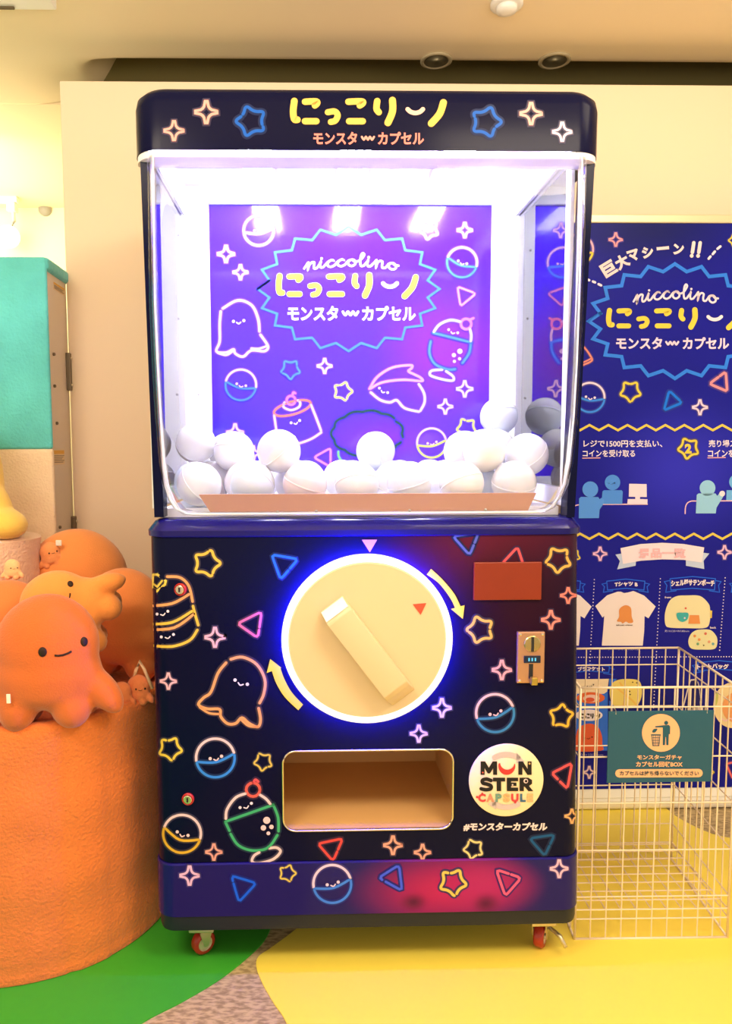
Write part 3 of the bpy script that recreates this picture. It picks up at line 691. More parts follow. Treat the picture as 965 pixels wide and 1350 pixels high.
arrow([z6(*p) for p in ((306, 249), (352, 292), (400, 350), (426, 402))], [z6(*p) for p in ((404, 409), (384, 368), (338, 308), (288, 272))], [Vector(z6(443, 398)), Vector(z6(436, 454)), Vector(z6(387, 413))])
cv.fill([(477, 711.5), (497, 711.5), (487.5, 728)], (255, 160, 190))
cv.tri((597, 707), (631, 702), (619, 732), (92, 108, 170), gaps=((.42, .46),)); cv.tri((657, 748), (682, 721), (691, 748), RD, gaps=())
cv.star(736, 738, 19.5, (250, 186, 80), 95); cv.sparkle(749, 785, 11, (255, 140, 110)); cv.sparkle(726, 817, 13, (255, 150, 116)); cv.star(633, 830, 20.5, (255, 196, 70), 180, gaps=((.44, .48), (.92, .95)))
cv.sparkle(661.5, 883, 13.5, (255, 180, 156)); cv.capsule(652.5, 940, 26.5, (255, 206, 184), (60, 140, 170), -18); cv.star(740, 944, 18, (252, 196, 60), 60)
cv.sparkle(582.5, 933, 13, (255, 224, 240)); cv.sparkle(552, 967, 12, (250, 214, 240))
cv.star(224.5, 987, 18, (245, 215, 70), 10); cv.capsule(284, 999, 27, CR, (60, 150, 220), -12); cv.star(347, 1004, 14, (235, 205, 80), 170)
cv.capsule(240, 1099, 26.5, CR, (240, 190, 50), 18, bow=.34); cv.sparkle(282, 1123, 11.5, O)
for q, c_, sm in (([(347, 415), (352, 375), (388, 326), (432, 308)], CR, 1), ([(490, 313), (518, 332), (537, 356)], CR, 1), ([(345, 428), (548, 356)], GN, 0), ([(548, 357), (568, 410), (570, 468)], GN, 1), ([(345, 430), (362, 466)], GN, 0), ([(367, 480), (400, 528), (460, 550), (525, 538), (565, 485)], GN, 1),
                  ([(530, 540), (562, 538), (578, 556), (545, 588), (485, 604), (458, 596), (466, 572), (488, 558)], CR, 1), ([(462, 264), (472, 250), (484, 258)], RD, 1)):
    cv.stroke([z7(*p) for p in q], 3.4, c_, smooth=bool(sm))
cv.stroke([z7(462 + 29 * math.cos(k * PI / 8), 292 + 29 * math.sin(k * PI / 8)) for k in range(16)], 3.6, (240, 104, 80), closed=True, smooth=False)
for x, y, r in ((520, 422, 15), (506, 454, 11.5), (540, 450, 9.5), (527, 477, 8)): cv.disc(*z7(x, y), r * .311, CR)
cv.face_(*z7(407, 368), *z7(455, 350), 2)
cv.tri((419, 1112), (452, 1105), (439, 1135), (240, 80, 70), gaps=((.44, .48),))
cv.tri((727, 1019), (754, 1006), (748, 1040), RD, gaps=((.76, .82),)); cv.sparkle(518, 1114, 13, O); cv.sparkle(557, 1123.5, 11.5, O)
cv.star(624, 1119, 15, (250, 226, 130), 175); cv.tri((698, 1105), (731, 1100), (718, 1128), (20, 92, 130), gaps=((.42, .46),)); cv.sparkle(754, 1076, 10, (255, 190, 110))
cv.build('neon_print', cab)
# badge and hashtag lettering
cv = Canvas(lambda px, py, lay: at(px, py, -.003) - Vector((0, .0006 * lay, 0)), NV, False)
bc = at(667, 1028)
bd = obj('round_badge', lathe(bmesh.new(), [(.101, -.001), (.101, .003), (.098, .0042), (.001, .0042)], Matrix.Translation((bc.x, 0, bc.z)) @ Matrix.Rotation(PI / 2, 4, 'X'), 64), mat('badge_cream', srgb(250, 226, 190), .45, spec=.25), M, True, angle=30)
z8 = lambda x, y: (480 + x * .3109, 950 + y * .3109)
def t8(s, x0, y0, x1, y1, c, b=.05, **k):
    p, q = z8(x0, y0), z8(x1, y1); cv.text(s, p[0], p[1], q[0], q[1], c, b, **k)
cv.lay = 5
GY = (222, 206, 176)
for sgn in (-1, 1):
    pts = [z8(602 + 105 * math.cos(a), 254 + sgn * 112 * math.sin(a)) for a in [math.radians(62 + 56 * k / 8) for k in range(9)]]
    cv.stroke(pts, 7, GY, lay=4, smooth=False); e = pts[0] if sgn < 0 else pts[-1]; dx = 1 if sgn < 0 else -1
    cv.fill([(e[0] - 2 * dx, e[1] - 7), (e[0] + 9 * dx, e[1] - 3 * sgn + 3), (e[0] - 2 * dx, e[1] + 7)], GY, lay=4)
BK = (36, 36, 34)
for q in ([(493,228),(493,171),(512,171),(528,198),(544,171),(563,171),(563,228),(546,228),(546,200),(533,222),(523,222),(510,200),(510,228)], [(653,228),(653,171),(672,171),(692,203),(692,171),(709,171),(709,228),(691,228),(670,195),(670,228)],
          [(545,240),(597,240),(597,256),(580,256),(580,297),(561,297),(561,256),(545,256)], [(604,240),(652,240),(652,255),(622,255),(622,261),(645,261),(645,275),(622,275),(622,282),(652,282),(652,297),(604,297)], [(658,297),(658,240),(695,240),(711,250),(711,266),(698,275),(716,297),(695,297),(680,278),(676,278),(676,297)]): cv.fill([z8(*p) for p in q], BK)
cv.stroke([z8(*p) for p in ((537, 252), (518, 246), (501, 251), (503, 263), (522, 268), (537, 275), (535, 287), (516, 291), (495, 287))], 4.8, BK)
mo = [(604 + 36 * math.cos(a), 190 + 38 * math.sin(a)) for a in [math.radians(-10 + 205 * k / 16) for k in range(17)]]; mi_ = [(606 + 30 * math.cos(a), 178 + 28 * math.sin(a)) for a in [math.radians(180 - 175 * k / 14) for k in range(15)]]
cv.fill([z8(*p) for p in mo + mi_], (226, 70, 56)); cv.disc(*z8(684, 254), 3.0, (250, 226, 190), lay=6); cv.disc(*z8(685, 254), 1.7, BK, lay=7)
cv.disc(*z8(502, 218), 1.2, (214, 90, 70), lay=6); cv.disc(*z8(700, 180), 1.3, (230, 180, 90), lay=6); cv.disc(*z8(628, 270), 1.1, (250, 226, 190), lay=6)
for ch_, x0, x1, c_ in (('C', 482, 515, (226, 78, 70)), ('A', 517, 551, (236, 156, 110)), ('P', 556, 583, (120, 168, 130)), ('S', 588, 618, (236, 190, 110)), ('U', 622, 654, (226, 80, 74)), ('L', 660, 684, (70, 120, 130)), ('E', 690, 716, (240, 200, 120))): t8(ch_, x0, 308, x1, 343, c_, .055)
cv.disc(*z8(478, 322), 1.6, (226, 78, 70)); cv.disc(*z8(500, 308), 1.5, (226, 78, 70)); cv.disc(*z8(640, 344), 1.6, (226, 80, 74))
cv.build('badge_lettering', bd)
cv = Canvas(plane_map(0.0), NV, False); t8('#モンスターカプセル', 422, 431, 777, 467, (255, 236, 205), .05, skew=.15); cv.build('hashtag_lettering', cab)
# band
cv = Canvas(lambda a, b_, l: hit_wrap(a, b_, l, .005), (26, 20, 104))
cv.sparkle(250, 1154, 13.5, (255, 206, 214)); cv.tri((305, 1154), (338, 1164), (315, 1189), (24, 104, 240), gaps=((.84, .88),)); cv.star(379, 1151, 13, (240, 215, 90), 0)
P0 = [(438 + 26 * math.cos(a), 1164 + 26 * math.sin(a)) for a in [math.radians(-14 + 0 - 3 - 180 * 0 - 146 - 22 + 0)] ]
cv.capsule(438, 1165, 26.5, (250, 224, 240), (70, 140, 235), -14)
cv.tri((499, 1157), (526, 1140), (530, 1174), (72, 100, 230), gaps=((.84, .9),)); cv.star(597, 1163, 20.5, (255, 214, 90), 10); cv.tri((654, 1146), (687, 1157), (666, 1181), (255, 100, 130), gaps=((.1, .14),)); cv.sparkle(737, 1145, 12.5, (255, 206, 206))
cv.build('neon_print', band)
# poster in the display
z1 = lambda x, y: (170 + x * .342, 100 + y * .342); z2 = lambda x, y: (480 + x * .342, 100 + y * .342); z3 = lambda x, y: (170 + x * .342, 380 + y * .342); z4 = lambda x, y: (470 + x * .342, 380 + y * .342)
PW = (255, 214, 240); YG = (225, 240, 110); LB = (70, 140, 255)
cv = Canvas(plane_map(YP), (66, 26, 232), k=(.85, .72, .9))
cv.capsule(341, 304, 21, (250, 225, 245), YG, -8); cv.sparkle(298, 335, 12, PW); cv.sparkle(317, 359, 10.5, PW)
cv.zigzag_badge(459.5, 381, 120, 82, 20, (60, 128, 250), 3.2)
cv.script(401, 333, 525, 352, (255, 250, 255), 2.6, arc=6); cv.logo(364.5, 359.5, 553, 394, (228, 242, 60), (250, 245, 255)); cv.subtitle(379, 446, 452, 472, 477, 548, 403.5, 423, (255, 250, 255))
cv.octo_doodle([[(362, 78), (420, 47), (473, 66), (498, 118), (503, 166)], [(507, 180), (530, 212), (536, 230), (520, 243), (472, 240), (440, 264), (410, 252), (403, 236), (375, 248), (337, 243), (350, 205), (350, 140), (354, 90)]], [[(343, 250), (375, 258), (404, 240)], [(472, 232), (502, 233), (534, 222)]], ((403, 128), (443, 125)), z3, PW, 3, 1.9)
cv.capsule(317.5, 507.5, 21.5, PW, LB, 12); cv.star(383, 487, 15, LB, 90); cv.sparkle(428, 482.5, 10.5, PW); cv.star(452, 516, 14.5, YG, 0)
el = [(630 + 73 * math.cos(a) * .97 + 24 * math.sin(a) * .25, 462 - 73 * math.cos(a) * .27 + 24 * math.sin(a)) for a in [2 * PI * k / 24 for k in range(24)]]
cv.stroke([z3(*p) for p in el], 2.8, (220, 130, 110), closed=True, smooth=False)
for q, c_ in (([(560, 490), (567, 540), (575, 588)], PW), ([(702, 450), (722, 500), (740, 548)], PW), ([(577, 597), (640, 601), (700, 582), (741, 556)], PW), ([(600, 440), (596, 458), (625, 470), (655, 458), (660, 440), (650, 432)], PW), ([(630, 414), (634, 402), (641, 405)], (255, 130, 190))): cv.stroke([z3(*p) for p in q], 2.8, c_)
cv.stroke([z3(625 + 17 * math.cos(k * PI / 8), 432 + 17 * math.sin(k * PI / 8)) for k in range(16)], 2.8, (255, 130, 190), closed=True, smooth=False); cv.face_(*z3(625, 519), *z3(658, 510), 1.8)
cv.sparkle(310, 570, 12, PW); cv.sparkle(334, 597.5, 10.5, PW); cv.star(378, 608, 9.5, YG, -100); cv.tri((413.5, 603), (436, 590.5), (435.5, 615.5), (255, 150, 215), 2.4, gaps=((.5, .54),))
bush = [(42 + 132 * (1 + .06 * abs(math.sin(5.5 * a))) * math.cos(a), 560 + 84 * (1 + .07 * abs(math.sin(5.5 * a))) * math.sin(a)) for a in [2 * PI * k / 77 for k in range(77)]]
cv.stroke([z4(*p) for p in bush], 2.6, (12, 74, 66), closed=True, gaps=((.02, .05), (.90, .92))); cv.stroke([z4(*p) for p in ((-70, 630), (-68, 650), (-48, 672), (-30, 668))], 2.6, (110, 220, 120))
cv.capsule(569, 584, 20.5, PW, YG, -10); cv.star(615, 564, 15, YG, 25); cv.sparkle(612.6, 512.7, 11.5, PW); cv.sparkle(587, 536, 10.5, PW)
for q, c_ in (([(50, 388), (80, 342), (138, 306), (208, 297), (212, 308), (200, 320), (222, 332), (247, 345), (250, 358), (180, 353), (100, 363), (52, 388)], (255, 160, 225)), ([(55, 402), (90, 430), (128, 440), (155, 432), (185, 462), (240, 476)], PW), ([(246, 472), (262, 440), (260, 405), (240, 370)], PW)): cv.stroke([z4(*p) for p in q], 3, c_)
cv.face_(*z4(88, 385), *z4(120, 402), 1.7)
for q, c_, sm in (([(298, 168), (320, 140), (362, 123), (402, 130)], PW, 1), ([(436, 155), (442, 180), (440, 205)], PW, 1), ([(295, 172), (442, 209)], LB, 0), ([(286, 205), (281, 250), (302, 292), (350, 313), (380, 312)], LB, 1), ([(440, 212), (434, 250), (408, 288)], LB, 1), ([(330, 314), (290, 318), (285, 336), (330, 351), (370, 356), (372, 340), (345, 320)], PW, 1), ([(437, 122), (450, 116)], (255, 130, 190), 0)): cv.stroke([z4(*p) for p in q], 3, c_, smooth=bool(sm))
cv.stroke([z4(422 + 20 * math.cos(k * PI / 8), 138 + 20 * math.sin(k * PI / 8)) for k in range(16)], 3, (255, 130, 190), closed=True, smooth=False)
for x, y, r in ((398, 243, 10), (375, 258, 8), (397, 272, 6), (377, 282, 6)): cv.disc(*z4(x, y), r * .342, PW)
cv.face_(*z4(355, 160), *z4(390, 172), 1.7)
cv.sparkle(612.7, 303.5, 10.5, PW); cv.star(565.5, 303, 14.5, YG, 100); cv.capsule(609, 346, 21, PW, LB, 18); cv.tri((603, 378), (627.5, 387), (607, 404), (255, 150, 215), 2.4)
cv.tri((595, 618), (607, 600), (612, 622), LB, 2.2)
cv.build('neon_print', poster)
# casters
rub = mat('caster_red', srgb(168, 44, 32), .35, spec=.5); steel = mat('zinc', (.62, .55, .42, 1), .32, .9)
for px, py, rot in ((268, 1245, .95), (712, 1237, .5), (268, 0, .3), (712, 0, 1.0)):
    r_ = .033; y = .085 if py else .68
    xx = at(px, py if py else 1200, .085).x; c_ = Vector((xx, y, r_ + .004)); ct = obj('caster', B((xx - .035, y - .035, .084), (xx + .035, y + .035, zb + .006), .003), steel, M)
    ax = Vector((math.cos(rot), math.sin(rot) * -1, 0)).normalized()
    Mx = axis_m(c_, ax)
    obj('tyre', lathe(bmesh.new(), [(.021, -.014), (.029, -.014), (.033, -.009), (.033, .009), (.029, .014), (.021, .014)], Mx, 40, False), rub, ct, True)
    obj('hub', lathe(bmesh.new(), [(.001, -.010), (.019, -.010), (.0215, -.014), (.0215, .014), (.019, .010), (.008, .010), (.008, .018), (.001, .018)], Mx, 32, False), mat('hub_cream', (.72, .62, .48, 1), .35, .5), ct, True, angle=30)
    bm = bmesh.new()
    tv = ax.cross(Vector((0, 0, 1)))
    for s in (-1, 1):
        o_ = c_ + ax * .0195 * s
        f = [o_ + tv * .006 + Vector((0, 0, -.004)), o_ - tv * .006 + Vector((0, 0, -.004)), o_ - tv * .020 + Vector((0, 0, .042)), o_ + tv * .020 + Vector((0, 0, .042))]
        a_ = [bm.verts.new(p + ax * .0015) for p in f]; b2 = [bm.verts.new(p - ax * .0015) for p in f]
        for k in range(4): bm.faces.new((a_[k], a_[(k + 1) % 4], b2[(k + 1) % 4], b2[k]))
        bm.faces.new(a_); bm.faces.new(b2[::-1])
    bmesh.ops.recalc_face_normals(bm, faces=bm.faces); obj('fork', bm, steel, ct)
    if px > 500 and py:
        obj('brake_lever', tube(bmesh.new(), [c_ + ax * .024 + Vector((0, 0, .03)), c_ + ax * .05 + Vector((.0, -.015, .022)), c_ + ax * .062 + Vector((.0, -.03, .002))], .006, 8), steel, ct, True)

# ---- capsules lying in the display
capw = clear_mat('capsule_clear', (.95, .95, .98, 1), 1.25, .05, .55)
def capm(i):
    c_ = [(.86, .86, .90), (.70, .78, .92), (.92, .78, .80), (.86, .86, .90), (.80, .86, .95), (.90, .88, .84)][i]
    return mat('capsule_tint_%d' % i, (*c_, 1), .3, spec=.5)
R_ = .0615; zf = zfl + .02; spots = []
for j in range(4):
    y = .12 + j * .125; n = 7; off = .0 if j % 2 else .03
    for k in range(7):
        x = bx0 + .085 + off + k * .145 + random.uniform(-.002, .002)
        if x + R_ < bx1 - .012: spots.append(Vector((x, y + random.uniform(-.002, .002), zf + R_ + .001)))
tops = [(297, 612, .42), (330, 628, .30), (240, 620, .36), (501, 628, .40), (631, 614, .48), (696, 628, .20), (709, 612, .46), (610, 632, .30), (640, 634, .18), (388, 640, .22)]
base_n = len(spots)
for px, py, y in tops:
    p = at(px, py, y); p.x = min(max(p.x, bx0 + .075), bx1 - .075)
    best = None
    for k in range(400):                     # settle into the nearest hollow of the layer below
        x2, y2 = p.x + random.uniform(-.05, .05), p.y + random.uniform(-.05, .05)
        if not (bx0 + .07 < x2 < bx1 - .07 and .11 < y2 < .57): continue
        z2_ = zf + R_
        for s_ in spots:
            d2 = (s_.x - x2) ** 2 + (s_.y - y2) ** 2
            if d2 < (2 * R_) ** 2: z2_ = max(z2_, s_.z + math.sqrt((2 * R_) ** 2 - d2))
        cst = z2_ + .25 * ((x2 - p.x) ** 2 + (y2 - p.y) ** 2) ** .5
        if best is None or cst < best[0]: best = (cst, x2, y2, z2_)
    spots.append(Vector(best[1:]) + Vector((0, 0, .0005)))
def half(sgn, r):
    prof = [(r * math.cos(a), sgn * r * math.sin(a)) for a in [PI / 2 * k / 10 for k in range(10)]] + [(.001, sgn * r)]
    return prof
proto = {}
def make_capsule(i):
    t = thing('toy_capsule', '', 'capsule', (0, 0, 0))
    obj('upper_half', lathe(bmesh.new(), half(1, R_), n=32, cap=False), capw, t, True)
    obj('lower_half', lathe(bmesh.new(), half(-1, R_ * .992), n=32, cap=False), capm(i), t, True)
    obj('seam_ring', lathe(bmesh.new(), [(R_ * .99, -.003), (R_ * 1.005, -.0025), (R_ * 1.005, .0025), (R_ * .99, .003)], n=32, cap=False), capm(i), t, True)
    return t
tint_word = ['white', 'pale blue', 'pale pink', 'white', 'ice blue', 'cream']
for i, s_ in enumerate(spots):
    ti = i % 6
    if i >= base_n: ti = [0, 0, 3, 1, 4, 0, 1, 2, 5, 0][i - base_n]
    if ti not in proto: t = proto[ti] = make_capsule(ti)
    else:
        t = proto[ti].copy(); COL.objects.link(t)
        for chd in proto[ti].children:
            c_ = chd.copy(); c_.parent = t; COL.objects.link(c_)
    t.location = s_; t.rotation_euler = (random.uniform(-1.2, 1.2), random.uniform(-1.2, 1.2), random.uniform(0, 6))
    side = ['far left', 'left', 'middle', 'right', 'far right'][min(4, int((s_.x - bx0) / (bx1 - bx0) * 5))]
    t['group'] = 'toy capsules piled in the display'
    if i >= base_n:
        t['label'] = ['white round capsule on top of the pile at the lower left poster corner', 'white round capsule atop the pile in front of the left sparkles', 'white round capsule resting against the left clear side pane', 'pale blue round capsule on top below the green bush doodle', 'ice blue round capsule on top at the right poster edge', 'large-looking white round capsule at front right of the pile', 'pale blue round capsule leaning at the right clear side pane', 'pale pink round capsule on top beside the yellow capsule doodle', 'cream round capsule at the front right of the pile', 'white round capsule at the front left above the tray lip'][i - base_n]
    else:
        t['label'] = '%s round toy capsule in the bottom layer, %s of the display' % (tint_word[ti], side)

# ================================================================== banner stand with the poster
YB = .875
bl, br = at(748, 660, YB).x, at(1150, 660, YB).x
bt, bb = at(860, 294, YB).z, at(860, 1036, YB).z
BS = thing('banner_stand', 'wide navy roll-up banner on a white base behind the wire basket', 'banner', ((bl + br) / 2, YB + .05, 0))
banm = blob_mat('banner_artwork', srgb(24, 26, 152), [(P_(860, 300, YB), (.5, .5, .20), srgb(18, 24, 100)), (P_(900, 620, YB), (.4, .5, .34), srgb(48, 48, 205)), (P_(860, 960, YB), (.6, .5, .3), srgb(16, 20, 108))], .38, .12)
bn = obj('banner_sheet', B((bl, YB, bb - .01), (br, YB + .003, bt)), banm, BS)
obj('top_rail', B((bl - .004, YB - .006, bt - .001), (br + .004, YB + .012, bt + .030), .004), mat('rail', (.80, .68, .48, 1), .3, .35), BS)
zcs = bb
bm = bmesh.new(); tubepts = [(YB + .11, .008), (YB - .0, .008), (YB - .004, .016), (YB - .004, .040), (YB + .0, .052), (YB - .006, .056), (YB + .001, zcs - .02), (YB + .010, zcs), (YB + .06, zcs + .004), (YB + .11, zcs - .02)]
A = [bm.verts.new((bl - .012, y, z)) for y, z in tubepts]; Bv = [bm.verts.new((br + .012, y, z)) for y, z in tubepts]; n = len(A)
for k in range(n): bm.faces.new((A[k], A[(k + 1) % n], Bv[(k + 1) % n], Bv[k]))
bm.faces.new(A[::-1]); bm.faces.new(Bv); bmesh.ops.recalc_face_normals(bm, faces=bm.faces)
obj('base_cassette', bm, mat('cassette_white', (.88, .84, .76, 1), .22, .25), BS)
obj('back_pole', tube(bmesh.new(), [((bl + br) / 2, YB + .04, zcs - .01), ((bl + br) / 2, YB + .03, bt + .01)], .010, 10), steel, BS, True)
bm = bmesh.new()
for x in (bl + .06, br - .06): box(bm, (x - .02, YB + .0, .0), (x + .02, YB + .11, .010), .002)
obj('feet', bm, black, BS)
cv = Canvas(plane_map(YB), (40, 40, 140)); r1 = lambda x, y: (740 + x * .2332, 280 + y * .2332); r2 = lambda x, y: (740 + x * .2371, 540 + y * .2371); r3 = lambda x, y: (740 + x * .2332, 830 + y * .2332)
WH = (255, 246, 230); BY = (250, 228, 70); CBL = (60, 150, 250); PKB = (255, 184, 176)
cv.sparkle(811.6, 316, 9.5, (255, 170, 160)); cv.star(969, 317, 10, BY, 180, gaps=())
for ch_, x, y, rot, sz in (('巨', 267, 318, -.55, 82), ('大', 342, 280, -.5, 80), ('マ', 407, 243, -.3, 66), ('シ', 487, 226, -.16, 66), ('ー', 573, 203, -.1, 70), ('ン', 662, 208, .0, 62)):
    p = r1(x, y); k = sz * .2332 / 2; cv.text(ch_, p[0] - k, p[1] - (k if ch_ != 'ー' else 2.2), p[0] + k, p[1] + (k if ch_ != 'ー' else 2.2), (255, 236, 205), .055, rot)
for x in (744, 780): 
    p = r1(x + 4, 172); q = r1(x - 4, 226); cv._line([Vector(p), Vector(q)], 4.6, (255, 236, 205), 2); cv.disc(*r1(x - 8, 246), 2.5, (255, 236, 205))
for a_, b_ in (((148, 380), (157, 384)), ((178, 391), (190, 396)), ((210, 406), (224, 413)), ((832, 262), (842, 250)), ((855, 236), (867, 222)), ((882, 206), (898, 193))): cv.stroke([r1(*a_), r1(*b_)], 3.2, WH, halo=False)
cv.capsule(762, 329, 21, (240, 190, 190), BY, 12); cv.octo_doodle([[(90, 735), (130, 765), (166, 815), (170, 840), (120, 864)]], [[(120, 850), (150, 836), (168, 826)]], ((20, 720), (50, 720)), r1, (255, 150, 116), 2.2, 1)
cv.zigzag_badge(889.5, 423.5, 113.5, 75.5, 20, (50, 140, 245), 4.6, .875)
cv.script(835, 374, 946, 395, WH, 2.6, arc=7); cv.logo(799.5, 405.5, 979, 435, BY, (255, 250, 240)); cv.subtitle(812, 873, 878, 894, 899.5, 961, 444.5, 460.5, (255, 236, 238))
cv.capsule(777.5, 524, 20.5, (255, 236, 236), CBL, 6); cv.star(831, 516, 16, BY, 90, gaps=((.44, .47), (.94, .97))); cv.tri((882, 515), (899, 531), (875, 541), (20, 130, 240), gaps=((.2, .24),)); cv.tri((935, 506), (956.5, 490), (958.5, 516), (255, 160, 150), gaps=((.12, .16),)); cv.sparkle(922.6, 537, 10.5, (255, 230, 226))
def zig(y, x0=752, x1=1100, p=25.0, a=3.4, ph=0): cv.stroke([(x0 + k * p / 2, y + (a if (k + ph) % 2 else -a)) for k in range(int((x1 - x0) / p * 2))], 3, (240, 220, 80), smooth=False, halo=False)
zig(563.8); zig(707, ph=1)
cv.text('レジで1500円を支払い、', 769, 580, 873, 589.5, WH, .018); cv.text('コインを受け取る', 768, 593, 837, 602.5, WH, .018); cv.stroke([(768, 604), (791, 603.6)], 1.2, (255, 190, 170), halo=False)
cv.star(907.5, 591, 16, BY, 100, gaps=((.42, .45), (.74, .76))); cv.text('2', 902.5, 585, 911.5, 598, BY, .06); cv.star(746, 591, 16, BY, 100); cv.text('売り場ス', 934, 580, 970, 589.5, WH, .018); cv.text('コインを', 933, 593, 968, 602.5, WH, .018); cv.stroke([(933, 603.6), (956, 603.2)], 1.2, (255, 190, 170), halo=False)
B1, B2, DK = (92, 164, 226), (84, 156, 222), (255, 214, 200)
def desk_scene(ox, c1, c2):
    T = lambda x, y: r2(x + ox, y)
    cv.stroke([T(62, 577), (T(70, 540)), T(100, 529), T(160, 527), T(478, 526)], 1.4, DK, halo=False, lay=1)
    cv.disc(*T(284, 405), 10.2, c2); cv.fill([T(228, 455), T(236, 448), T(334, 448), T(341, 456), T(338, 525), T(222, 525)], c2)
    cv.face_(*T(265, 409), *T(295, 408), .9, (255, 255, 255))
    cv.disc(*T(160, 443), 10.4, c1, lay=3); cv.fill([T(98, 494), T(108, 485), T(204, 486), T(212, 498), T(222, 490), T(236, 500), T(236, 520), T(212, 556), T(208, 603), T(96, 604)], c1, lay=3)
desk_scene(0, B1, B2)
cv.fill([r2(376, 412), r2(473, 414), r2(474, 486), r2(436, 485), r2(436, 497), r2(478, 498), r2(477, 526), r2(366, 525), r2(368, 497), r2(410, 497), r2(410, 485), r2(374, 484)], (255, 240, 226), lay=3)
T0 = desk_scene
cv.stroke([r2(688, 578), r2(692, 535), r2(715, 511), r2(780, 508), r2(1150, 506)], 1.4, DK, halo=False, lay=1)
CYN = (160, 222, 244); cv.disc(*r2(812, 436), 10.4, CYN); cv.fill([r2(752, 474), r2(762, 466), r2(856, 466), r2(866, 480), r2(880, 462), r2(904, 476), r2(862, 545), r2(858, 577), r2(747, 577)], CYN); cv.disc(*r2(893, 467), 3.7, WH, lay=3)
cv.disc(*r2(976, 402), 10.4, (120, 196, 240)); cv.fill([r2(918, 448), r2(1034, 448), r2(1034, 504), r2(916, 504)], (120, 196, 240))
cv.sparkle(791, 730, 9.5, (255, 205, 215)); cv.sparkle(955, 728, 9.5, (255, 205, 215)); cv.star(756, 733, 10, BY, 20)
cv.fill([r2(*p) for p in ((300, 806), (345, 798), (415, 838), (412, 868), (310, 888), (325, 842))], (206, 226, 246)); cv.fill([r2(*p) for p in ((780, 795), (822, 800), (790, 840), (794, 886), (692, 868), (692, 838))], (206, 226, 246))
cv.fill([r2(*p) for p in ((328, 770), (440, 747), (560, 740), (680, 747), (793, 766), (780, 850), (680, 835), (560, 832), (440, 840), (342, 858))], (255, 246, 236), lay=3)
cv.text('景品一覧', *r2(425, 768), *r2(690, 824), (255, 206, 190), .04, lay=5, arc=.6)
def dots(p, q, n, w=1.4):
    for k in range(n):
        a_ = (p[0] + (q[0] - p[0]) * k / n, p[1] + (q[1] - p[1]) * k / n); cv.disc(*a_, w * .55, WH, n=8)
dots(r2(183, 945), r2(150, 1560), 34); dots(r2(550, 940), r2(507, 1750), 44); dots(r2(910, 935), r2(878, 1355), 24); dots((752, 866.5), (1000, 865.5), 70)
def label_ribbon(x0, x1, y0, y1, txt, tx0, tx1, ty0, ty1, R=r2, c=(40, 110, 225), arc=1.2):
    m_ = (x0 + x1) / 2; w = x1 - x0; a_, b_ = x0 + w * .10, x1 - w * .10
    cv.stroke([R(*p) for p in ((a_, y0 + 12), (m_, y0), (b_, y0 + 12), (b_ - 5, y1 - 12), (m_, y1 - 22), (a_ + 5, y1 - 12))], 1.3, c, closed=True, smooth=False, halo=False)
    for e, f_ in ((x0, a_), (x1, b_)): d = 1 if f_ > e else -1; cv.stroke([R(f_, y0 + 22), R(e, y0 + 28), R(e + 14 * d, (y0 + y1) / 2 + 6), R(e + 8 * d, y1), R(f_ + 34 * d, y1 - 8)], 1.2, c, smooth=False, halo=False)
    p, q = R(tx0, ty0), R(tx1, ty1)
    if txt: cv.text(txt, p[0], p[1], q[0], q[1], WH, .05, lay=4, arc=arc)
label_ribbon(225, 490, 942, 1015, 'Tシャツ B', 295, 423, 955, 981); label_ribbon(572, 887, 928, 1015, 'シェル型サテンポーチ', 608, 850, 942, 978); label_ribbon(-130, 132, 942, 1015, '', -60, 60, 955, 981); label_ribbon(935, 1240, 940, 1015, '', 1000, 1180, 952, 980)
TS = (255, 246, 216)
def tee(ox): cv.fill([r2(x + ox, y) for x, y in ((330, 1012), (348, 1020), (372, 1016), (400, 1008), (460, 1034), (524, 1095), (484, 1160), (462, 1147), (460, 1230), (452, 1312), (224, 1312), (232, 1230), (238, 1147), (228, 1156), (188, 1092), (254, 1032), (312, 1012))], TS)
tee(0); tee(-356)
OG = (240, 160, 80)
cv.fill(catmull([r2(*p) for p in ((355, 1087), (385, 1102), (390, 1150), (398, 1180), (375, 1186), (358, 1178), (340, 1188), (330, 1180), (308, 1175), (320, 1150), (322, 1108))], True), OG, lay=4)
cv.text('takosan wiener', *r2(303, 1193), *r2(397, 1201), (90, 70, 50), .02, lay=4); cv.face_(*r2(348, 1122), *r2(366, 1122), .5, (90, 60, 30)); cv.lay = 2
cv.text('フリーサイズ 770×750', *r2(258, 1326), *r2(435, 1338), (190, 190, 215), .0)
cv.fill(catmull([r2(*p) for p in ((700, 1033), (770, 1036), (815, 1075), (826, 1110), (824, 1180), (800, 1213), (700, 1215), (606, 1212), (578, 1195), (576, 1130), (600, 1065), (640, 1037))], True), (246, 242, 170)); cv.fill([r2(*p) for p in ((824, 1115), (838, 1118), (836, 1158), (824, 1160))], (240, 214, 80))
cv.fill(catmull([r2(*p) for p in ((640, 1132), (672, 1128), (704, 1132), (700, 1165), (672, 1180), (646, 1165))], True), (70, 190, 170), lay=4); cv.fill([r2(*p) for p in ((712, 1142), (764, 1142), (770, 1190), (704, 1190))], OG, lay=4); cv.disc(*r2(690, 1104), 1.4, (236, 110, 80), lay=4); cv.disc(*r2(684, 1158), 1.2, (240, 240, 230), lay=5)
cv.text('約 H120×W180mm', *r2(575, 1224), *r2(710, 1237), (210, 210, 225), .0); cv.text('front', *r2(574, 1038), *r2(610, 1049), WH, .02); cv.text('back', *r2(826, 1206), *r2(860, 1217), WH, .02)
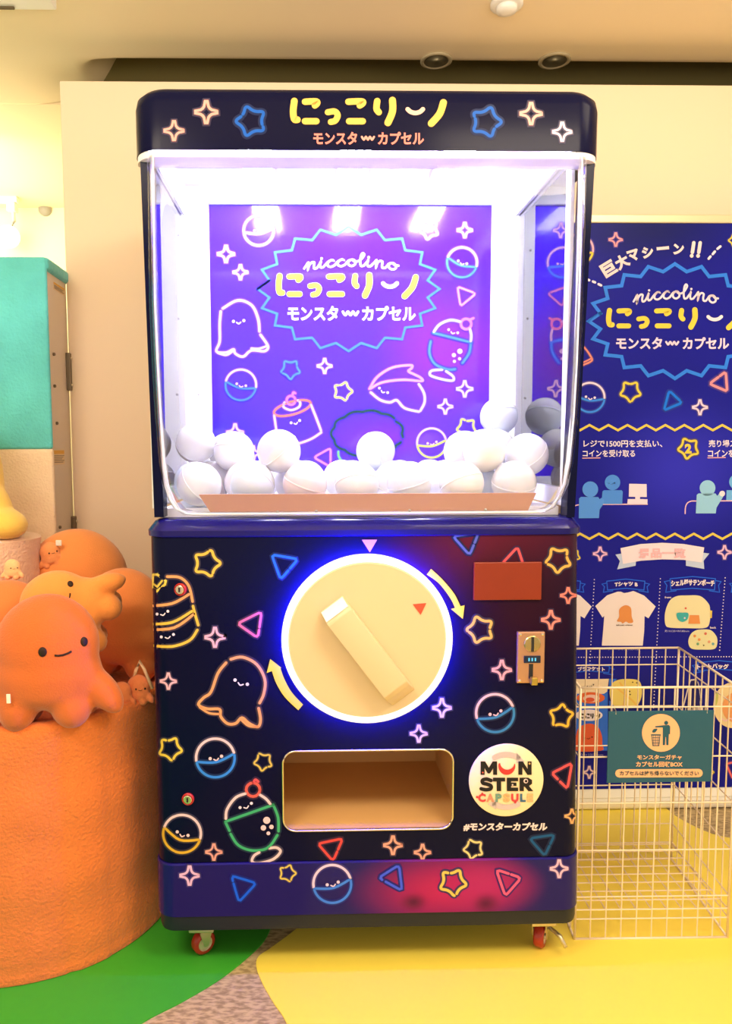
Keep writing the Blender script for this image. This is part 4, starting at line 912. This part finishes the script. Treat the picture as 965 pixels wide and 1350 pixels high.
cv.fill(catmull([r2(*p) for p in ((780, 1222), (830, 1226), (862, 1262), (866, 1300), (850, 1330), (785, 1334), (722, 1328), (705, 1290), (718, 1250), (745, 1228))], True), (240, 240, 165))
for x, y, c_ in ((740, 1258, OG), (800, 1245, (220, 120, 90)), (765, 1278, OG), (757, 1302, (120, 180, 120)), (820, 1290, (236, 170, 120)), (842, 1302, (110, 180, 170)), (790, 1310, (70, 60, 50))): cv.disc(*r2(x, y), 1.8 if c_[0] > 80 else .9, c_, lay=4)
# lower goods row
label_ribbon(20, 300, 195, 255, 'ブランケット', 92, 245, 206, 232, r3); label_ribbon(740, 1040, 175, 245, 'トートバッグ', 765, 945, 190, 220, r3)
cv.fill([r3(40, 280), r3(262, 280), r3(262, 684), r3(40, 684)], (50, 118, 214)); cv.fill([r3(40, 280), r3(268, 278), r3(258, 350), r3(240, 362), r3(40, 362)], (248, 232, 176), lay=3)
cv.disc(*r3(165, 385), 18.5, (236, 110, 54), 7.5, lay=4); cv.disc(*r3(168, 388), 11, (252, 214, 180), 5, lay=5); cv.disc(*r3(160, 395), 6, (230, 96, 60), 3, lay=6)
cv.disc(*r3(155, 483), 18, (250, 244, 224), 7.6, lay=4); cv.logo(*r3(100, 472), *r3(220, 502), (30, 30, 30), (30, 30, 30)) if False else None
cv.lay = 6; cv.logo(*r3(102, 472), *r3(218, 502), (40, 36, 30), (40, 36, 30)); cv.lay = 2
cv.fill(catmull([r3(*p) for p in ((155, 530), (205, 548), (228, 600), (230, 650), (226, 682), (80, 682), (82, 600), (100, 552))], True), (236, 104, 58), lay=4); cv.lay = 6; cv.face_(*r3(130, 612), *r3(172, 606), .9, (50, 30, 20)); cv.face_(*r3(145, 320), *r3(180, 310), .9, (60, 40, 30)); cv.lay = 2
cv.fill([r3(270, 278), r3(312, 278), r3(290, 330), r3(270, 340)], (50, 118, 214)); cv.fill([r3(270, 400), r3(340, 440), r3(270, 440)], (50, 118, 214))
cv.fill(catmull([r3(*p) for p in ((340, 280), (420, 282), (448, 305), (455, 360), (440, 410), (410, 440), (320, 440), (285, 415), (272, 350), (290, 300))], True), (244, 226, 110), lay=3)
for q in ([(330, 300), (360, 350), (350, 430)], [(300, 320), (400, 400), (420, 425)]): cv.stroke([r3(*p) for p in q], 2.4, (246, 206, 90), lay=4, halo=False)
for x, y in ((402, 297), (425, 300), (430, 320), (385, 348), (388, 366)): cv.disc(*r3(x, y), .9, (60, 50, 40), lay=4)
cv.fill([r3(*p) for p in ((700, 470), (715, 380), (735, 290), (770, 285), (784, 380), (792, 470))], (30, 30, 96), lay=2); cv.stroke([r3(*p) for p in ((690, 430), (725, 300), (742, 284), (765, 288), (778, 330), (788, 450))], 1.6, (230, 220, 190), halo=False); cv.fill([r3(700, 440), r3(800, 440), r3(800, 660), r3(690, 660)], (240, 226, 190))
cv.disc(*r3(965, 428), 25, (246, 226, 150), 30); cv.disc(*r3(985, 440), 18, (240, 170, 96), 20, lay=4); cv.fill(catmull([r3(*p) for p in ((868, 370), (882, 350), (885, 390), (872, 430), (862, 410))], True), (200, 206, 100), lay=4); cv.stroke([r3(*p) for p in ((905, 500), (925, 515), (950, 500), (975, 515))], 1.6, (250, 206, 190), lay=5, halo=False)
cv.text('700×1000mm', *r3(95, 700), *r3(236, 716), (150, 150, 190), .0)
cv.sparkle(776.6, 1018, 8.5, (255, 220, 200)); cv.tri((957, 1007), (974, 1003), (966, 1027), (255, 120, 110), 2.4); cv.star(936, 1018, 6, BY, 0, w=1.6, gaps=())
cv.build('banner_print', bn)

# ================================================================== wire basket and its sign
wire = mat('wire_coat', (.86, .72, .58, 1), .35, .15)
BK_ = thing('wire_basket', 'tall cream wire mesh collection basket standing beside the machine', 'basket', (.99, .3, 0))
fl, frr, bl_, br_ = Vector((.757, .110)), Vector((1.205, .105)), Vector((.79, .520)), Vector((1.243, .520))
ZT = at(763, 907, .11).z
def wires(pa, pb, zs, nv, r=.0021, rr=.0032, top=()):
    bm = bmesh.new(); P3 = lambda t, z: Vector((pa.x + (pb.x - pa.x) * t, pa.y + (pb.y - pa.y) * t, z))
    for z in zs: tube(bm, [P3(0, z), P3(1, z)], r, 6)
    for k in range(1, nv): tube(bm, [P3(k / nv, .004), P3(k / nv, ZT)], r, 6)
    return bm
zs = [at(850, y, .11).z for y in (932, 997, 1058, 1120, 1181, 1210)]; zg0, zg1 = at(850, 1199, .11).z, at(850, 1114, .52).z
obj('front_grid', wires(fl, frr, zs, 10), wire, BK_); obj('back_grid', wires(bl_, br_, zs, 10), wire, BK_)
obj('side_grid', wires(fl, bl_, zs, 9), wire, BK_); obj('side_grid', wires(frr, br_, zs, 9), wire, BK_)
bm = bmesh.new()
for k in range(11): t = k / 10; a_, b_ = fl.lerp(frr, t), bl_.lerp(br_, t); tube(bm, [(a_.x, a_.y, zg0), (b_.x, b_.y, zg1)], .0021, 6)
for k in range(9): t = k / 8; a_, b_ = fl.lerp(bl_, t), frr.lerp(br_, t); tube(bm, [(a_.x, a_.y, zg0 + .0025 + (zg1 - zg0) * t), (b_.x, b_.y, zg0 + .0025 + (zg1 - zg0) * t)], .0021, 6)
obj('bottom_grid', bm, wire, BK_)
bm = bmesh.new()
loop = [fl, frr, br_, bl_]
for z, r_ in ((ZT, .0036), (.0045, .0036)):
    for k in range(4): p, q = loop[k], loop[(k + 1) % 4]; tube(bm, [(p.x, p.y, z), (q.x, q.y, z)], r_, 8)
for p in loop: tube(bm, [(p.x, p.y, .002), (p.x, p.y, ZT)], .0038, 8)
obj('frame_rods', bm, wire, BK_, True)
YS = .098
sz0, sz1, sx0, sx1 = at(870, 1031, YS).z, at(870, 937, YS).z, at(801, 985, YS).x, at(939, 985, YS).x
sg = obj('hanging_sign', B((sx0, YS - .002, sz0), (sx1, YS + .002, sz1), .001), mat('sign_teal', srgb(36, 88, 116), .5, spec=.3), None)
tag(sg, 'teal notice with a litter pictogram hung on the front of the wire basket', 'sign')
cv = Canvas(plane_map(YS - .002), (40, 90, 95), False); SC_ = (255, 200, 130); TL = (42, 98, 102)
cv.disc(*r3(562, 583), 25, SC_, n=40)
cv.lay = 3
cv.disc(*r3(591, 526), 2.7, TL); cv.fill([r3(*p) for p in ((574, 540), (606, 538), (614, 546), (613, 590), (606, 590), (604, 652), (592, 652), (590, 606), (587, 606), (584, 652), (572, 652), (572, 552), (530, 552), (529, 545))], TL)
cv.stroke([r3(*p) for p in ((508, 594), (558, 594))], 1.6, TL, halo=False, smooth=False); cv.stroke([r3(*p) for p in ((510, 596), (516, 655), (550, 655), (556, 596))], 1.0, TL, halo=False, smooth=False)
for x in (521, 533, 545): cv.stroke([r3(x, 596), r3(x * .9 + 53.3, 655)], .7, TL, halo=False, smooth=False)
for y in (610, 625, 640): cv.stroke([r3(512, y), r3(554, y)], .7, TL, halo=False, smooth=False)
cv.fill(catmull([r3(*p) for p in ((512, 578), (520, 562), (542, 560), (528, 580))], True), TL)
cv.lay = 2
cv.text('モンスターガチャ', *r3(428, 707), *r3(680, 735), SC_, .035); cv.text('カプセル回収BOX', *r3(420, 745), *r3(685, 776), SC_, .035)
cv.stroke([r3(327, 812), r3(775, 810)], 11, SC_, halo=False, smooth=False); cv.lay = 4; cv.text('カプセルは持ち帰らないでください', *r3(328, 797), *r3(775, 824), (50, 80, 80), .02)
cv.build('sign_print', sg)
bm = bmesh.new()
for x in (sx0 + .02, sx1 - .02): tube(bm, [(x, YS - .003, sz1 - .008), (x, YS - .001, sz1 + .004), (x, .106, sz1 + .006), (x, .112, sz1 - .004)], .0012, 6)
obj('hook', bm, steel, sg)

# ================================================================== plush display on the left
def fur(name, col, b=.6, s=120, var=.12, vs=14): return mat(name, col, .9, spec=.1, bump=b, bscale=s, var=var, vscale=vs, sheen=.35)
orange_fur = fur('orange_fur', srgb(236, 128, 62)); cream_fur = fur('cream_fur', srgb(255, 222, 190)); teal_fur = fur('teal_fur', srgb(104, 212, 216), .5, 90, .30, 6)
PC = Vector((-.975, .455)); PA, PB2, PN, PH = .522, .50, 2.4, .708
def sup(a, f=1.0):
    c_, s_ = math.cos(a), math.sin(a); e = 2 / PN
    return PC.x + f * PA * abs(c_) ** e * (1 if c_ > 0 else -1), PC.y + f * (PB2 if s_ < 0 else .29) * abs(s_) ** e * (1 if s_ > 0 else -1)
bm = bmesh.new(); rings = []; NR = 220; seamA = None
levels = [(0.0, 1.0), (.006, 1.012)] + [(.02 + k * .0283, .998 + .006 * math.sin(k * .9)) for k in range(23)] + [(PH - .03, 1.006), (PH - .008, 1.008), (PH + .004, .99), (PH + .004, .95), (PH - .012, .9), (PH - .018, .5), (PH - .018, .05)]
for z, f in levels:
    rg = []
    for k in range(NR):
        a_ = 2 * PI * k / NR; nz = noise.noise(Vector((math.cos(a_) * 5, math.sin(a_) * 5, z * 6))) * .008 + noise.noise(Vector((math.cos(a_) * 22, math.sin(a_) * 22, z * 26))) * .003
        x, y = sup(a_, f + (nz if f > .9 else 0) - (.018 * max(0, 1 - abs(a_ - 5.27) / .022) if f > .96 else 0) + (.006 if f > .96 and a_ > 5.27 and a_ < 5.5 else 0)); rg.append(bm.verts.new((x, y, z + (nz * .5 if 0 < z else 0))))
    rings.append(rg)
for i in range(len(rings) - 1):
    for k in range(NR): bm.faces.new((rings[i][k], rings[i][(k + 1) % NR], rings[i + 1][(k + 1) % NR], rings[i + 1][k]))
bm.faces.new(rings[0][::-1]); bm.faces.new(rings[-1])
tag(obj('plush_plinth', bm, orange_fur, None, True), 'big round plinth wrapped in orange fur fabric with a vertical seam', 'plinth')
top_z = PH - .018
# upper drum
dx, dy = at(46, 740, .5).x - .17, .53
ztop = at(20, 712, .42).z
bm = lathe(bmesh.new(), [(.16, top_z + .003), (.168, top_z + .04), (.164, top_z + .12), (.168, ztop - .03), (.172, ztop - .006), (.16, ztop), (.05, ztop - .002)], Matrix.Translation((dx, dy, 0)), 96)
tag(obj('fabric_drum', bm, fur('peach_fur', srgb(255, 206, 176)), None, True, angle=60), 'small peach fur drum standing on the orange plinth, holding a yellow plush', 'plinth')
# tall fabric covered cabinet with off-white side
d1 = .78; cxr_ = at(64, 480, d1).x; ct_z = at(40, 338, d1).z; mid_z = at(40, 592, d1).z
TC = thing('covered_display_cabinet', 'tall cabinet wrapped in teal over cream plush fabric with off-white metal side', 'cabinet', (cxr_ - .35, d1 + .2, 0))
side = mat('side_metal', (.80, .69, .56, 1), .45, spec=.3)
obj('body', B((cxr_ - .7, d1 + .02, 0), (cxr_ - .004, d1 + .235, ct_z - .02), .004), side, TC)
def blanket(z0, z1, m, name, th=.022, topw=False):
    bm = bmesh.new(); box(bm, (cxr_ - .72, d1 - .0, z0), (cxr_ + .002, d1 + .02 + (.215 if topw else .0), z1), .010, 3); return obj(name, bm, m, TC, True)
bm = bmesh.new(); box(bm, (cxr_ - .72, d1, mid_z), (cxr_ + .002, d1 + .02, ct_z), .009, 3); box(bm, (cxr_ - .72, d1 + .005, ct_z - .045), (cxr_ + .010, d1 + .24, ct_z), .012, 3)
obj('teal_cover', bm, teal_fur, TC, True)
bm = bmesh.new(); box(bm, (cxr_ - .72, d1 - .001, .0), (cxr_ + .004, d1 + .02, mid_z), .009, 3); obj('cream_cover', bm, cream_fur, TC, True)
def side_pt(px, py): # point on the side face x = cxr_
    d = ray(px, py); return CAM + d * ((cxr_ - .004 - CAM.x) / d.x)
for py0, py1 in ((371, 386), (593, 608)):
    p, q = side_pt(70, py0), side_pt(85, py1 + 4); lb = obj('warning_label', B((cxr_ - .005, p.y, q.z), (cxr_ - .003, q.y, p.z)), mat('label_cream', srgb(240, 214, 170), .5), TC)
    bm = bmesh.new(); h = p.z - q.z
    box(bm, (cxr_ - .004, p.y + .004, p.z - h * .28), (cxr_ - .0022, q.y - .004, p.z - h * .04), mi=0)
    for k in range(5): box(bm, (cxr_ - .004, p.y + .006, p.z - h * (.42 + .11 * k)), (cxr_ - .0024, q.y - .004 - .012 * (k % 3), p.z - h * (.38 + .11 * k)), mi=1)
    obj('label_print', bm, [mat('label_yellow', srgb(236, 180, 60), .5), mat('label_text', srgb(120, 96, 80), .6)], lb)
bkp = d1 + .235
for py0, py1 in ((466, 516), (682, 722)):
    p, q = side_pt(89, py0), side_pt(94, py1)
    hg = obj('hinge', B((cxr_ - .006, bkp - .035, q.z), (cxr_ + .012, bkp - .008, p.z), .003), mat('hinge_dark', (.22, .18, .13, 1), .4, .8), TC)
    bm = bmesh.new()
    for z in (p.z - .02, q.z + .02): lathe(bm, [(.001, .004), (.005, .003), (.006, 0)], axis_m((cxr_ + .012, bkp - .02, z), (1, 0, 0)), 12)
    obj('bolts', bm, steel, hg)
bm = bmesh.new()
for px, py in ((70, 467), (71, 509), (78, 695), (74, 558)): p = side_pt(px, py); lathe(bm, [(.006, -.002), (.006, .006), (.004, .008), (.001, .008)], axis_m((cxr_ - .004, p.y, p.z), (1, 0, 0)), 14)
obj('studs', bm, mat('hinge_dark'), TC)

# --- soft toys
plush_m = lambda c_: fur('plush_%d_%d_%d' % c_, srgb(*c_), .25, 220, .06, 12)
eyem = mat('eye_thread', (.03, .015, .01, 1), .5, spec=.2)
def inflate(parts, Mx, vox, name, m, parent, sm=6):
    """union of soft ellipsoids/capsules -> one seamless stuffed skin"""
    bm = bmesh.new()
    for p in parts:
        c_, r3_, rot = p if len(p) == 3 else (*p, (0, 0, 0))
        bmesh.ops.create_icosphere(bm, subdivisions=3, radius=1, matrix=Matrix.Translation(c_) @ Euler(rot).to_matrix().to_4x4() @ Matrix.Diagonal((*r3_, 1)))
    o = obj('tmp', bm, m); md = o.modifiers.new('r', 'REMESH'); md.mode = 'VOXEL'; md.voxel_size = vox
    s_ = o.modifiers.new('s', 'SMOOTH'); s_.iterations = sm; s_.factor = .5
    bm = evaluated(o); bmesh.ops.transform(bm, matrix=Mx, verts=bm.verts); return obj(name, bm, m, parent, True)
def octopus(name, label, loc, rot, s, colr, arms=True, face=True, group='orange octopus plush toys', cat='plush toy', legs=4, tilt=0, front=-.27):
    """loc = bottom centre; body front faces -y; s = height"""
    t = thing(name, label, cat, loc, group)
    Mx = Matrix.Translation(loc) @ Euler(rot).to_matrix().to_4x4() @ Matrix.Scale(s, 4)
    ps = [((0, 0, .60), (.385, .27, .40)), ((0, 0, .40), (.40, .26, .28)), ((0, .0, .28), (.37, .24, .15))]
    m = plush_m(colr)
    ps += [((-.21, -.05, .16), (.14, .15, .18), (0, .22, 0)), ((.17, -.05, .15), (.15, .15, .17), (0, -.2, 0)), ((-.2, .14, .13), (.13, .12, .14)), ((.2, .14, .13), (.13, .12, .14))][:legs]
    if arms: ps += [((.40, -.02, .25), (.11, .12, .22), (0, -.62, 0)), ((-.40, -.02, .25), (.11, .12, .22), (0, .62, 0))]
    bd = inflate(ps, Mx, .028, 'body', m, t)
    me = bd.data
    from mathutils.bvhtree import BVHTree
    bvh = BVHTree.FromPolygons([v.co for v in me.vertices], [tuple(p.vertices) for p in me.polygons]); o0 = origin(t)
    def skin(x, z):
        a_ = Mx @ Vector((x, -2, z)) - o0; d = (Mx.to_3x3() @ Vector((0, 1, 0))).normalized(); h = bvh.ray_cast(a_, d)
        return (h[0] + o0, h[1]) if h[0] else (Mx @ Vector((x, -.27, z)), -d)
    if face:
        for x in (.03, .30):
            p, n_ = skin(x, .59 + (x + .02) * tilt); bm = bmesh.new(); Mr = axis_m(p, n_) @ Matrix.Diagonal((.030 * s, .036 * s, .014 * s, 1)); bmesh.ops.create_uvsphere(bm, u_segments=16, v_segments=10, radius=1, matrix=Mr); obj('eye', bm, eyem, t, True)
        pts = [skin(.165 + u, .545 + .115 * tilt + abs(u) ** 2 * 4.0 + u * tilt)[0] for u in (-.055, -.03, 0, .03, .055)]
        obj('mouth', tube(bmesh.new(), pts, .008 * s, 8), eyem, t, True)
    return t
def seat(px, py, Y): p = at(px, py, Y); return p
OC = (212, 108, 52)
p = at(66, 953, .02); p.z = top_z + .008
octopus('octopus_plush', 'large smiling orange octopus plush sitting at the front rim of the orange plinth', p, (-.10, -.02, .10), .355, OC, tilt=.16)
# lying one behind
p = at(150, 824, .215)
octopus('octopus_plush', 'yellow-orange octopus plush lying on its side behind the largest smiling octopus plush', p, (0.12, -1.15, .15), .27, (240, 150, 74), tilt=0)
p = at(13, 905, .31); p.z = top_z + .008
octopus('octopus_plush', 'orange octopus plush peeking out behind the left of the largest octopus plush', p, (0, 0, .2), .347, (234, 132, 72), face=False)
p = at(188, 930, .52); p.z = top_z + .008
octopus('octopus_plush', 'tall orange octopus plush standing at the right end of the plinth against the machine', (-.605, .43, top_z + .010), (0, 0, -.2), at(180, 752, .43).z - top_z, (238, 144, 80), face=False, arms=False)
octopus('octopus_plush', 'big orange octopus plush at the back, its domed head highest of all', (at(92, 780, .655).x, .655, top_z + .012), (.0, .10, .0), at(78, 700, .655).z - top_z, (242, 152, 84), face=False, arms=False)
p = at(-52, 962, .02); p.z = top_z + .008
octopus('octopus_plush', 'orange octopus plush cut by the left photo edge, with a white tag', p, (0, 0, -.3), .22, (222, 100, 54), face=False)
tagm = mat('cloth_tag', (.9, .85, .75, 1), .7)
sp_ = at(6, 925, -.08); tp = bpy.data.objects['octopus_plush.005'] if 'octopus_plush.005' in bpy.data.objects else None
if tp: obj('care_tag', B((sp_.x - .004, sp_.y + .02, sp_.z - .012), (sp_.x + .006, sp_.y + .024, sp_.z + .012), .001), tagm, tp)
# small ones
p = at(160, 927, .17); octopus('small_octopus_plush', 'tiny orange octopus plush on the rim, left of the other tiny one by the machine', (p.x, p.y, top_z + .002), (0, 0, .2), .077, (240, 140, 88), face=False, group='tiny octopus plush toys')
p = at(183, 918, .20); t = octopus('small_octopus_plush', 'tiny smiling octopus plush with a pale strap on the rim beside the machine', (p.x, p.y, top_z + .002), (0, 0, -.2), .088, (242, 140, 90), group='tiny octopus plush toys')
q = at(180, 882, .20); q2 = at(201, 908, .19)
obj('strap', tube(bmesh.new(), [at(177, 892, .20), q, at(184, 872, .198), at(190, 882, .195), q2], .005, 8), mat('strap', srgb(252, 206, 170), .6), t, True)
p = at(72, 748, .56); t = octopus('small_octopus_plush', 'tiny octopus plush with a white ear tag perched beside the peach drum', (p.x, p.y, p.z), (0, -.25, .1), .088, (246, 160, 100), group='tiny octopus plush toys')
q = at(77, 716, .545); obj('ear_tag', B((q.x - .010, q.y, q.z - .010), (q.x + .010, q.y + .006, q.z + .010), .003), tagm, t)
p = at(17, 764, .345); octopus('small_octopus_plush', 'tiny pale octopus plush sitting in front of the peach drum', (p.x, p.y, p.z), (0, 0, .0), .064, (250, 196, 140), group='tiny octopus plush toys')
# yellow plush standing on the drum : leg and foot reach into view
p = at(-22, 703, .50)
ty = thing('yellow_plush', 'big yellow plush foot and leg on top of the peach drum', 'plush toy', (p.x, p.y, ztop))
Mx = Matrix.Translation((p.x, p.y, ztop))
inflate([((0, 0, .17), (.07, .075, .20)), ((.045, -.02, .10), (.055, .07, .10), (0, -.3, 0)), ((.085, -.05, .052), (.075, .085, .05), (0, .32, -.2)), ((-.10, 0, .30), (.14, .12, .2)), ((-.10, -.03, .05), (.10, .08, .05))], Mx, .008, 'body', plush_m((250, 206, 96)), ty)
bm = bmesh.new()
for k, (za, ra) in enumerate(((.125, .0), (.105, .01))): tube(bm, [Mx @ Vector((-.02 + .028 * j, -.083 - .006 * math.sin(j), za + .006 * j - .004 * j * j * .3)) for j in range(4)], .0035, 6)
obj('seam', bm, plush_m((226, 170, 80)), ty, True)
